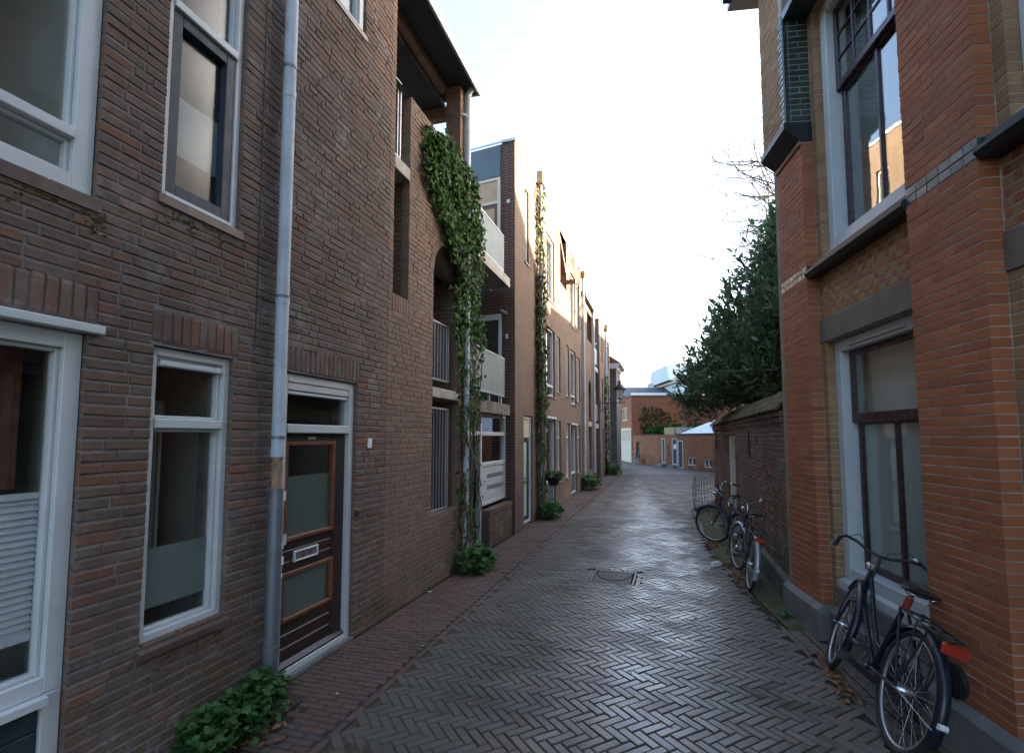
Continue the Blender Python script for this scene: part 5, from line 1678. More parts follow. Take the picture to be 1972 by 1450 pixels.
def pitched(name, label, cat, x0, x1, y0, y1, z0, z1, ridge, axis, wall, roof, chim=None):
    t = thing(name, label, cat, ID, (x0 + x1) / 2, (y0 + y1) / 2)
    cx_, cy_ = (x0 + x1) / 2, (y0 + y1) / 2
    q = MB(ID, cx_, cy_)
    q.box(x0, x1, y0, y1, z0, z1)
    if axis == 'y':
        q.add([(x0, y0, z1), (x1, y0, z1), (cx_, y0, ridge), (x0, y1, z1), (x1, y1, z1), (cx_, y1, ridge)], [(0, 1, 2), (3, 5, 4)])
    else:
        q.add([(x0, y0, z1), (x0, y1, z1), (x0, cy_, ridge), (x1, y0, z1), (x1, y1, z1), (x1, cy_, ridge)], [(0, 2, 1), (3, 4, 5)])
    q.build('wall', wall, t)
    q = MB(ID, cx_, cy_)
    e = 0.25
    if axis == 'y':
        for sx in (-1, 1):
            xe = x0 - e if sx < 0 else x1 + e
            q.add([(xe, y0 - e, z1 - 0.1), (xe, y1 + e, z1 - 0.1), (cx_, y1 + e, ridge + 0.12), (cx_, y0 - e, ridge + 0.12), (xe, y0 - e, z1 + 0.05), (xe, y1 + e, z1 + 0.05), (cx_, y1 + e, ridge + 0.27), (cx_, y0 - e, ridge + 0.27)],
                  [(0, 1, 2, 3), (4, 7, 6, 5), (0, 4, 5, 1), (0, 3, 7, 4), (1, 5, 6, 2)])
    else:
        for sy in (-1, 1):
            ye = y0 - e if sy < 0 else y1 + e
            q.add([(x0 - e, ye, z1 - 0.1), (x1 + e, ye, z1 - 0.1), (x1 + e, cy_, ridge + 0.12), (x0 - e, cy_, ridge + 0.12), (x0 - e, ye, z1 + 0.05), (x1 + e, ye, z1 + 0.05), (x1 + e, cy_, ridge + 0.27), (x0 - e, cy_, ridge + 0.27)],
                  [(0, 1, 2, 3), (4, 7, 6, 5), (0, 4, 5, 1), (0, 3, 7, 4), (1, 5, 6, 2)])
    rf_ = q.build('roof', roof, t)
    if chim:
        q = MB(ID, cx_, cy_)
        q.box(chim[0] - 0.4, chim[0] + 0.4, chim[1] - 0.3, chim[1] + 0.3, z1, chim[2])
        q.build('chimney', 'far_red', rf_)
    return t, cx_, cy_

# unseen houses assumed behind the garden, added to keep sun off the street
t, cx_, cy_ = pitched('shade_house', 'unseen gabled brick house added behind the laurel and the red brick house for its shade', 'house', 13.2, 20, 3.5, 16.5, 0, 8.0, 12.4, 'x', 'far_red', 'roof_dark', (18, 9.5, 13.4))
for yy in (6.2, 9.2, 12.2):
    for z0 in (1.0, 4.0):
        q = MB(ID, cx_, cy_); q.box(13.14, 13.2, yy, yy + 1.1, z0, z0 + 1.6); q.build('window', 'frost', t)
t, cx_, cy_ = pitched('shade_house', 'unseen brick house with a low ridge roof added behind the laurel to shade the street', 'house', 13.6, 20, 17.0, 21.0, 0, 7.8, 9.6, 'y', 'far_oldred', 'roof_dark')
t, cx_, cy_ = pitched('shade_house', 'unseen brick house with a long roof added behind the garden wall and low red building for shade', 'house', 13.6, 21, 21.4, 31.0, 0, 8.2, 10.3, 'y', 'far_red', 'roof_dark', (17, 25, 11.4))
t, cx_, cy_ = pitched('shade_house', 'unseen tall brick house added behind the white canopy roof to block the sun', 'house', 16.2, 23, 31.4, 39.0, 0, 9.0, 11.0, 'y', 'far_oldred', 'roof_dark')
t, cx_, cy_ = pitched('dark_roofed_house', 'house with a long dark roof and white gutter above the ivy-patched wall', 'house', 14.5, 22.5, 70, 82, 0, 7.5, 9.1, 'x', 'pale_wall', 'roof_dark')
q = MB(ID, cx_, cy_); q.box(16.2, 21.3, 69.4, 69.7, 7.62, 7.98); q.build('gutter', 'white', t)
q = MB(ID, cx_, cy_); q.box(20.2, 21.0, 75.5, 76.2, 8.6, 9.9); q.build('chimney', 'pale_wall', t)
PB = thing('pale_tall_building', 'pale tall building with a sloping zinc roof beyond the laurel', 'building', ID, 26, 72)
q = MB(ID, 26, 72); q.box(22.6, 34, 66, 80, 0, 9.4); q.build('wall', 'pale_wall', PB)
q = MB(ID, 26, 72); q.xprism([(65.5, 9.402), (80.4, 9.402), (80.4, 9.8), (65.5, 9.8)], 22.2, 34.4); q.build('cornice', 'cream', PB)
q = MB(ID, 26, 72); q.add([(21.6, 70, 9.81), (34, 70, 9.81), (34, 80, 9.81), (21.6, 80, 9.81), (21.6, 71, 12.0), (25.0, 71, 12.4), (34, 73, 12.4), (34, 79, 12.4), (21.6, 79, 12.0)],
      [(0, 1, 6, 5, 4), (1, 2, 7, 6), (2, 3, 8, 7), (3, 0, 4, 8), (4, 5, 6, 7, 8)]); rf = q.build('roof', 'pale_roof', PB)
q = MB(ID, 26, 72); q.add([(24.2, 69.7, 10.2), (24.8, 69.7, 10.2), (25.8, 70.6, 11.9), (25.3, 70.6, 11.9)], [(0, 1, 2, 3)]); q.build('roof_ladder', 'slate_paint', rf)

# ------------------------------------------------------------------ plants
def rnd_dir(r):
    while True:
        v = (r.uniform(-1, 1), r.uniform(-1, 1), r.uniform(-1, 1))
        l = sum(q * q for q in v)
        if 0.01 < l < 1:
            return vnorm(v)

def inside(u, z, pl):
    c = False
    for (a, b), (a2, b2) in zip(pl, pl[1:] + pl[:1]):
        if (b > z) != (b2 > z) and u < (a2 - a) * (z - b) / (b2 - b) + a:
            c = not c
    return c

def wall_ivy(name, label, fr, u0, poly, n, size, seed, thick=0.14, mat='ivy', dry=0, dens=None, stems=(), extra=()):
    r = random.Random(seed)
    t = thing(name, label, 'climbing plant', fr, u0)
    m, md = MB(fr, u0), MB(fr, u0)
    us = [p[0] for p in poly]; zs = [p[1] for p in poly]
    cl = [(r.uniform(min(us), max(us)), r.uniform(min(zs), max(zs))) for _ in range(60)]
    k = 0
    tries = 0
    while k < n and tries < n * 30:
        tries += 1
        u, z = r.uniform(min(us), max(us)), r.uniform(min(zs), max(zs))
        if not inside(u + r.gauss(0, 0.035), z + r.gauss(0, 0.04), poly):
            continue
        if dens and r.random() > dens(u, z):
            continue
        dc = min(hypot(u - a, (z - b) * 0.8) for a, b in cl)
        if r.random() < min(0.55, dc * 0.9):
            continue
        o = 0.02 + thick * r.random() ** 1.3 * (1.0 - min(0.6, dc))
        nr = vnorm((r.gauss(0, 0.45), fr.s * 1.0, r.gauss(0.35, 0.45)))
        # work in mesh space: x = u, y = s*off
        d = vnorm((r.gauss(0, 0.7), r.gauss(0.12, 0.3) * fr.s, -0.9 + r.gauss(0, 0.45)))
        L = size * r.uniform(0.55, 1.25)
        tgt = md if r.random() < dry else m
        nr2 = (nr[0], nr[1] * fr.s, nr[2])
        d2 = (d[0], d[1] * fr.s, d[2])
        leaf(tgt, (u, o, z), d2, nr2, L, L * r.uniform(0.8, 1.0), IVY)
        k += 1
    m.build('leaves', mat, t, 'stuff')
    md.build('dry_leaves', 'ivy_dry', t, 'stuff')
    for pts, rad in stems:
        q = MB(fr, u0)
        q.tube(pts, rad, 7)
        q.build('stem', 'vine', t)
    return t

def vine(u, z0, z1, o, amp, seed, r0, r1, n=26):
    r = random.Random(seed)
    ph, fq = r.uniform(0, 6), r.uniform(1.5, 3)
    pts, rad = [], []
    for i in range(n):
        f = i / (n - 1)
        pts.append((u + amp * sin(ph + fq * 2 * f * 3) + r.gauss(0, amp * 0.22), max(0.015, o + 0.045 * sin(ph * 2 + f * 11) + r.gauss(0, 0.012)), z0 + (z1 - z0) * f))
        rad.append(r0 + (r1 - r0) * f)
    return pts, rad

ivy_poly = [(5.80, 5.98), (6.26, 6.16), (6.82, 6.2), (7.40, 6.16), (7.70, 5.74), (7.80, 5.07), (7.90, 4.57), (7.70, 3.99), (7.98, 3.6), (7.80, 3.15), (7.80, 2.3), (7.72, 1.47), (7.72, 0.35), (6.95, 0.3),
            (6.92, 1.5), (6.95, 2.26), (6.93, 3.02), (6.76, 3.58), (6.80, 4.05), (6.98, 4.36), (6.62, 4.64), (6.3, 4.96), (6.04, 5.17), (5.82, 5.27), (5.75, 5.61)]
st = [vine(7.2 + 0.07 * i, 0.0, 2.6 + 0.5 * (i % 3), 0.08, 0.05 + 0.03 * (i % 2), 20 + i, 0.03 - 0.003 * i, 0.010) for i in range(7)]
st += [vine(7.05, 0.0, 1.5, 0.16, 0.13, 40, 0.016, 0.007), vine(7.6, 0.0, 2.4, 0.14, 0.07, 41, 0.013, 0.006), vine(7.62, 1.2, 4.8, 0.14, 0.06, 42, 0.010, 0.005), vine(7.4, 2.0, 5.6, 0.1, 0.1, 43, 0.012, 0.005), vine(7.0, 3.6, 6.0, 0.06, 0.12, 44, 0.012, 0.004)]
wall_ivy('ivy', 'thick green ivy climbing over the tan pier and drainpipe beside the arched opening', LW, 7.4, ivy_poly, 6400, 0.072, 4, 0.16, dry=0.08,
         dens=lambda u, z: 1.0 if z > 4.6 else (0.55 if z > 3.4 else (0.22 if z > 2.2 else 0.07)), stems=st)
pc = [(11.95, 8.3), (12.42, 8.36), (12.5, 6.0), (12.6, 5.1), (12.62, 2.1), (12.4, 0.2), (12.0, 0.2), (11.85, 2.4), (11.9, 4.9)]
st = [vine(12.1 + 0.05 * i, 0.0, 8.0, 0.1, 0.06, 60 + i, 0.035 - 0.004 * i, 0.012) for i in range(5)]
wall_ivy('ivy', 'narrow strip of ivy on the drainpipe of the long sunlit house', LW, 12.2, pc, 1700, 0.09, 5, 0.2, dry=0.5, dens=lambda u, z: 0.75 if 2.2 < z < 6 else 0.35, stems=st)
pd = [(27.1, 5.2), (27.6, 5.2), (27.75, 2.5), (27.7, 0.2), (27.1, 0.2), (27.0, 2.5)]
wall_ivy('ivy', 'thin ivy on the farthest drainpipe below the lantern bracket', LW, 27.4, pd, 500, 0.12, 6, 0.2, dry=0.2, stems=[vine(27.4, 0, 4.8, 0.1, 0.05, 80, 0.03, 0.01)])
class _EG(Fr):      # the blank side wall of the garage house
    pass
EG = frame_pts((9.26, 39.6), (9.26 + 12.99, 39.6 - 0.355), 'L')
pe = [(0.9, 4.4), (2.2, 4.2), (3.3, 3.3), (3.2, 2.6), (4.2, 2.4), (4.0, 1.9), (0.8, 2.0), (0.5, 3.2)]
wall_ivy('ivy', 'dull green creeper patch on the blank red side wall of the garage house', EG, 2.2, pe, 560, 0.14, 8, 0.05, dry=0.72)
ph = [(1.0, 2.75), (3.0, 2.95), (5.2, 3.05), (5.6, 2.6), (5.4, 1.9), (1.0, 1.9)]
wall_ivy('hedge', 'dark green hedge above the low red wall, below the creeper patch', EG, 3.4, ph, 1500, 0.17, 9, 0.9)['category'] = 'hedge'

def herb(name, label, spots, n, size, seed, hgt):
    r = random.Random(seed)
    cx_ = sum(s[0] for s in spots) / len(spots); cy_ = sum(s[1] for s in spots) / len(spots)
    t = thing(name, label, 'plant', ID, cx_, cy_)
    m, st = MB(ID, cx_, cy_), MB(ID, cx_, cy_)
    for i in range(n):
        x, y, rad = r.choice(spots)
        a = r.uniform(0, 2 * pi); q = rad * sqrt(r.random())
        px, py = x + q * cos(a), y + q * sin(a)
        z = hgt * (1.0 - 0.55 * (q / rad) ** 2) * (0.35 + 0.65 * r.random())
        out = (cos(a) * 0.5 + r.gauss(0, 0.4), sin(a) * 0.5 + r.gauss(0, 0.4), r.gauss(0.05, 0.25))
        L = size * r.uniform(0.5, 1.2)
        leaf(m, (px, py, z), out, (r.gauss(0, 0.35), r.gauss(0, 0.35), 1), L, L * 0.95, HERB, 0.18)
        if i % 4 == 0:
            st.tube([(x + (px - x) * 0.4, y + (py - y) * 0.4, 0), (px * 0.6 + x * 0.4, py * 0.6 + y * 0.4, z * 0.6), (px, py, z)], 0.003, 4, caps=False)
    m.build('leaves', 'herb', t, 'stuff')
    st.build('stem', 'herb', t, 'stuff')
    return t
def spots(fr, lst):
    return [fr.W(u, o, 0)[:2] + (rad,) for u, o, rad in lst]
herb('ground_plant', 'bushy green plant at the foot of the dark brown house beside the lower drainpipe', spots(LW, [(2.62, 0.2, 0.17), (2.8, 0.2, 0.2), (3.0, 0.2, 0.19), (3.12, 0.17, 0.13)]), 1000, 0.052, 12, 0.30)
herb('ground_plant', 'tiny weed between the drainpipe and the white door frame', spots(LW, [(3.42, 0.06, 0.06)]), 40, 0.05, 13, 0.16)
herb('ground_plant', 'leafy green plant at the foot of the ivy stems', spots(LW, [(7.1, 0.2, 0.22), (7.35, 0.25, 0.24), (7.55, 0.2, 0.2)]), 420, 0.085, 14, 0.36)
herb('ground_plant', 'low green plant under the hanging planter of the long house', spots(LW, [(12.2, 0.22, 0.28), (12.7, 0.2, 0.26)]), 260, 0.11, 15, 0.42)
herb('ground_plant', 'green clump at the drainpipe between the long house and the far house', spots(LW, [(19.7, 0.28, 0.36), (19.2, 0.25, 0.3)]), 220, 0.15, 16, 0.6)
herb('ground_plant', 'green clump at the foot of the farthest ivy', spots(LW, [(27.2, 0.3, 0.4), (28.0, 0.3, 0.4)]), 220, 0.18, 17, 0.55)
herb('ground_plant', 'small weed on the bricks beside the plinth of the red house', spots(RW, [(6.0, 0.14, 0.05)]), 24, 0.05, 18, 0.06)
so_ = MB(LW)
so_.quad((2.2, 0.0, 0.0), (3.42, 0.0, 0.0), (3.42, 0.31, 0.0), (2.2, 0.31, 0.0))
so_.quad((7.02, 0.0, 0.0), (7.66, 0.0, 0.0), (7.66, 0.33, 0.0), (7.02, 0.33, 0.0))
sl2 = so_.build('soil_bed', 'soil', None, 'structure')
sl2.location = LW.W(0, 0, 0)
sl2.rotation_euler = (0, 0, LW.ang)

# hanging planter on the long house
hp = thing('hanging_planter', 'dark wall planter with a green bush, fixed below the ivy of the long house', 'planter', LW, 13.1, 0.18, 0.86)
q = MB(); q.lathe([(0.0, -0.16), (0.11, -0.14), (0.2, 0.06), (0.21, 0.06), (0.19, 0.03), (0, 0.02)], (0, 0, 0), n=14); q.build('basket', 'plastic_black', hp)
q = MB(); q.box(-0.02, 0.02, -0.0, 0.2, -0.02, 0.0); q.build('wall_bracket', 'iron', hp)
q = MB()
rr = random.Random(31)
for i in range(150):
    a, rad = rr.uniform(0, 2 * pi), 0.23 * sqrt(rr.random())
    L = rr.uniform(0.05, 0.11)
    leaf(q, (rad * cos(a), rad * sin(a), 0.04 + 0.22 * rr.random() * (1.1 - rad * 3)), (cos(a), sin(a), rr.gauss(0.2, 0.4)), (rr.gauss(0, 0.4), rr.gauss(0, 0.4), 1), L, L * 0.8, HERB)
q.build('leaves', 'herb', hp, 'stuff')

# the laurel above the garden wall
def laurel():
    r = random.Random(21)
    t = thing('laurel_tree', 'big dark green laurel leaning over the garden wall beside the red brick house', 'laurel', ID, 6.4, 10.6)
    X0, Y0 = 6.4, 10.6
    blobs = [(6.0, 11.6, 3.55, 1.35), (5.2, 12.2, 3.2, 1.0), (5.3, 11.0, 3.3, 0.95), (5.2, 9.8, 3.4, 0.9), (4.9, 8.8, 3.3, 0.7), (6.3, 10.2, 4.3, 1.35), (5.3, 10.6, 4.3, 0.95), (5.6, 9.4, 4.5, 1.0), (5.1, 9.0, 4.1, 0.75),
             (5.9, 10.4, 5.2, 1.0), (5.7, 9.6, 5.7, 0.8), (5.4, 9.0, 5.3, 0.7), (5.8, 9.2, 6.3, 0.55), (5.3, 8.5, 4.9, 0.6), (5.0, 8.2, 3.9, 0.6), (6.4, 12.4, 4.2, 1.0), (5.5, 11.6, 4.1, 0.85), (5.3, 8.6, 5.9, 0.45), (4.75, 12.6, 2.95, 0.6), (4.7, 10.6, 3.0, 0.6)]
    q = MB(ID, X0, Y0)
    for i, (bx, by) in enumerate(((6.2, 9.6), (6.5, 10.8), (6.0, 11.6))):
        q.tube([(bx, by, 0), (bx + 0.1, by, 1.5), (bx - 0.2, by - 0.1, 3.0), (bx - 0.5, by - 0.2, 4.6)], [0.13, 0.11, 0.08, 0.03], 8)
    q.build('trunk', 'bark', t)
    tw, lf = MB(ID, X0, Y0), MB(ID, X0, Y0)
    wts = [b[3] ** 2 for b in blobs]
    nshoot = 4600
    for i in range(nshoot):
        b = r.choices(blobs, wts)[0]
        d = rnd_dir(r)
        rad = b[3] * (0.55 + 0.5 * r.random())
        p = (b[0] + d[0] * rad, b[1] + d[1] * rad, b[2] + d[2] * rad)
        if p[2] < 2.62 and p[0] > 3.20 + 0.29823 * (p[1] - 6.02) - 0.2:
            continue
        g_ = vnorm((d[0] * 0.9 + r.gauss(0, 0.3), d[1] * 0.9 + r.gauss(0, 0.3), d[2] * 0.5 + 0.75 + r.gauss(0, 0.3)))
        sl_ = r.uniform(0.22, 0.5)
        e = tuple(p[k] + g_[k] * sl_ for k in range(3))
        if i % 2 == 0:
            tw.tube([p, e], [0.006, 0.003], 4, caps=False)
        n = int(sl_ * 26)
        for k in range(n):
            f = (k + 0.4) / n
            c = tuple(p[j] + (e[j] - p[j]) * f for j in range(3))
            side = rnd_dir(r)
            dl = vnorm(tuple(g_[j] * 0.75 + side[j] * 0.75 for j in range(3)))
            up = vnorm((g_[0] * 0.4 + r.gauss(0, 0.35), g_[1] * 0.4 + r.gauss(0, 0.35), 1.0))
            L = r.uniform(0.13, 0.21)
            leaf(lf, c, dl, up, L, L * 0.29, LONG, 0.3)
    tw.build('twig', 'bark', t, 'stuff')
    lf.build('leaves', 'laurel', t, 'stuff')
laurel()

def bare_tree():
    r = random.Random(77)
    X0, Y0 = 12.2, 20.5
    t = thing('bare_tree', 'leafless tree with thin twigs showing above the laurel', 'tree', ID, X0, Y0)
    tr, br = MB(ID, X0, Y0), MB(ID, X0, Y0)
    tr.tube([(X0, Y0, 0), (X0 - 0.1, Y0, 4), (X0 - 0.4, Y0, 8), (X0 - 0.7, Y0, 11)], [0.25, 0.2, 0.14, 0.08], 8)
    tr.build('trunk', 'bark', t)
    def grow(p, d, l, rad, lev):
        e = p
        pts = [p]
        for k in range(3):
            d = vnorm(tuple(d[j] + r.gauss(0, 0.16) + (0.05 if j == 2 else 0) for j in range(3)))
            e = tuple(e[j] + d[j] * l / 3 for j in range(3))
            pts.append(e)
        br.tube(pts, [rad, rad * 0.85, rad * 0.7, rad * 0.55], 4, caps=False)
        if lev > 0:
            for k in range(3):
                s = pts[r.choice((1, 2, 3))]
                nd = vnorm(tuple(d[j] * 0.7 + 0.75 * q for j, q in enumerate(rnd_dir(r))))
                grow(s, nd, l * r.uniform(0.55, 0.8), rad * 0.6, lev - 1)
    for i in range(24):
        z = r.uniform(8.5, 13.0)
        a = radians(r.uniform(120, 260))
        grow((X0 - 0.5, Y0, z), vnorm((cos(a), sin(a), r.uniform(0.0, 0.5))), r.uniform(1.7, 2.6), 0.042, 3)
    br.build('branch', 'bark', t, 'stuff')
bare_tree()

# fallen leaves and litter
def litter(name, label, spots_, n, seed, size=0.055):
    r = random.Random(seed)
    m = MB()
    for i in range(n):
        x, y, rad = r.choice(spots_)
        a, q = r.uniform(0, 2 * pi), rad * sqrt(r.random())
        d = (r.gauss(0, 1), r.gauss(0, 1), r.gauss(0, 0.15))
        L = size * r.uniform(0.6, 1.3)
        leaf(m, (x + q * cos(a), y + q * sin(a), 0.008 + 0.018 * r.random()), d, (r.gauss(0, 0.3), r.gauss(0, 0.3), 1), L, L * 0.6, LONG, 0.3)
    o = m.build(name, 'fallen', None, 'stuff')
    tag(o, label, 'leaves')
litter('fallen_leaves', 'brown fallen leaves along the gutter beside the navy bicycle', [(2.52 + 0.04 * k, 3.95 + 0.13 * k, 0.06) for k in range(7)] + [(2.62, 4.35, 0.08)], 90, 1, 0.06)
litter('fallen_leaves', 'heap of orange brown leaves under the bicycles at the garden wall', [(3.12, 7.1, 0.13), (3.2, 7.35, 0.12), (3.08, 6.85, 0.1), (3.72, 9.55, 0.13), (3.6, 9.3, 0.1), (3.35, 7.9, 0.14)], 300, 2, 0.055)
litter('fallen_leaves', 'scattered small leaves on the street bricks', [(x, y, 1.2) for x, y in ((0.3, 4.5), (1.2, 5.5), (0.5, 6.8), (1.8, 5.2), (0.2, 8.5))], 70, 3, 0.03)
litter('fallen_leaves', 'few dead leaves at the foot of the ivy', spots(LW, [(6.95, 0.42, 0.18), (2.9, 0.42, 0.14), (3.2, 0.3, 0.12)]), 50, 4, 0.05)
def scrap(label, x, y, s, seed, name='paper_scrap'):
    r = random.Random(seed)
    m = MB(ID, x, y)
    n = 7
    ring = [(x + s * (0.6 + 0.5 * r.random()) * cos(2 * pi * i / n), y + s * 0.6 * (0.6 + 0.5 * r.random()) * sin(2 * pi * i / n), 0.006 + 0.3 * s * r.random()) for i in range(n)]
    top = (x, y, 0.35 * s)
    m.add(ring + [top], [(i, (i + 1) % n, n) for i in range(n)] + [tuple(range(n))])
    o = m.build(name, 'paper', None)
    o.location = (x, y, 0)
    tag(o, label, 'litter')
scrap('crumpled white paper scrap on the pavement near the ivy', -1.05, 6.62, 0.05, 1)
scrap('tiny white crumb on the pavement beside the brown door', -0.83, 4.95, 0.016, 3)
scrap('small white crumb on the pavement edge near the soil bed', -1.33, 4.05, 0.018, 4)
ct = thing('carton', 'small white carton lying on the street beside the bicycles', 'litter', ID, 3.09, 7.94, 0.0, rz=0.5)
q = MB(); q.cbox(-0.07, 0.07, -0.035, 0.035, 0.0, 0.065, 0.008); q.build('carton_body', 'paper', ct)
q = MB(); q.add([(0.07, -0.035, 0.0), (0.07, 0.035, 0.0), (0.11, 0.03, 0.03), (0.11, -0.03, 0.03), (0.07, -0.035, 0.065), (0.07, 0.035, 0.065)], [(0, 1, 2, 3), (4, 3, 2, 5), (0, 3, 4), (1, 5, 2)]); q.build('carton_top', 'paper', ct)

# ------------------------------------------------------------------ manhole cover
def manhole():
    (ax, ay), (bx, by), (cx_, cy_), (dx, dy) = MANHOLE
    x0, y0 = (ax + bx + cx_ + dx) / 4, (ay + by + cy_ + dy) / 4
    ang = atan2(by - ay, bx - ax)
    t = thing('manhole_cover', 'rectangular ribbed iron manhole cover sunk in the street bricks', 'manhole cover', ID, x0, y0, 0, rz=ang)
    q = MB()
    W2, L2 = 0.30, 0.33
    fr_ = 0.03
    q.box(-W2, W2, -L2, -L2 + fr_, -0.05, 0.004); q.box(-W2, W2, L2 - fr_, L2, -0.05, 0.004)
    q.box(-W2, -W2 + fr_, -L2 + fr_, L2 - fr_, -0.05, 0.004); q.box(W2 - fr_, W2, -L2 + fr_, L2 - fr_, -0.05, 0.004)
    q.build('frame', 'manhole_iron', t)
    q = MB(); q.box(-W2 + fr_ + 0.008, W2 - fr_ - 0.008, -L2 + fr_ + 0.008, L2 - fr_ - 0.008, -0.05, -0.016); pl = q.build('plate', 'manhole_iron', t)
    q = MB()
    k = -0.245
    while k < 0.25:
        q.box(k - 0.006, k + 0.006, -L2 + fr_ + 0.02, L2 - fr_ - 0.02, -0.016, 0.001)
        k += 0.022
    q.build('rib', 'manhole_iron', pl)
    q = MB()
    q.tube([(0.25 * cos(a), 0.25 - 0.44 * sin(a), 0.0) for a in [pi * i / 24 for i in range(25)]], 0.008, 5)
    q.build('arc_rim', 'joint', pl)
    q = MB()
    for a, b in ((-W2 - 0.075, -W2 - 0.012), (W2 + 0.012, W2 + 0.075)):
        for j in range(3):
            slab_shape(q, (a + b) / 2, -L2 + 0.11 + j * 0.215, 0.2, 0.06, pi / 2)
    for a, b in ((-L2 - 0.075, -L2 - 0.012), (L2 + 0.012, L2 + 0.075)):
        for j in range(3):
            slab_shape(q, -W2 + 0.1 + j * 0.2, (a + b) / 2, 0.19, 0.06, 0)
    q.build('edging_brick', 'paver', t, 'stuff')
manhole()

# ------------------------------------------------------------------ street lantern
ln = thing('wall_lantern', 'black street lantern with white glass on a long iron wall bracket', 'street lamp', LW, 25.3, 0.0, 0.0)
U = 25.3
q = MB(LW, U)
q.tube([(25.3, 0.0, 3.62), (25.3, 0.95, 3.62), (25.3, 1.25, 3.64)], 0.022, 8)
q.tube([(25.3, 0.0, 3.25), (25.3, 0.12, 3.3), (25.3, 0.35, 3.6)], 0.014, 6)
q.box(25.26, 25.34, 0.0, 0.02, 3.15, 3.75)
q.tube([(25.3, 0.95, 3.62), (25.3, 0.95, 3.82)], 0.025, 8)
q.build('bracket', 'iron', ln)
q = MB(LW, U); q.lathe([(0.13, 3.84), (0.215, 4.26)], (25.3, 0.95, 0.0), n=6); q.build('glass', 'lamp_glass', ln)
q = MB(LW, U); q.lathe([(0.0, 3.78), (0.06, 3.80), (0.14, 3.83), (0.14, 3.845), (0.0, 3.845)], (25.3, 0.95, 0.0), n=12)
for i in range(6):
    a = 2 * pi * i / 6
    q.tube([(25.3 + 0.132 * cos(a), 0.95 + 0.132 * sin(a), 3.84), (25.3 + 0.218 * cos(a), 0.95 + 0.218 * sin(a), 4.26)], 0.008, 4)
q.build('cage', 'iron', ln)
q = MB(LW, U); q.lathe([(0.0, 4.25), (0.30, 4.25), (0.31, 4.28), (0.14, 4.47), (0.07, 4.55), (0.06, 4.60), (0.09, 4.63), (0.03, 4.70), (0.0, 4.75)], (25.3, 0.95, 0.0), n=14); q.build('lantern_cap', 'iron', ln)

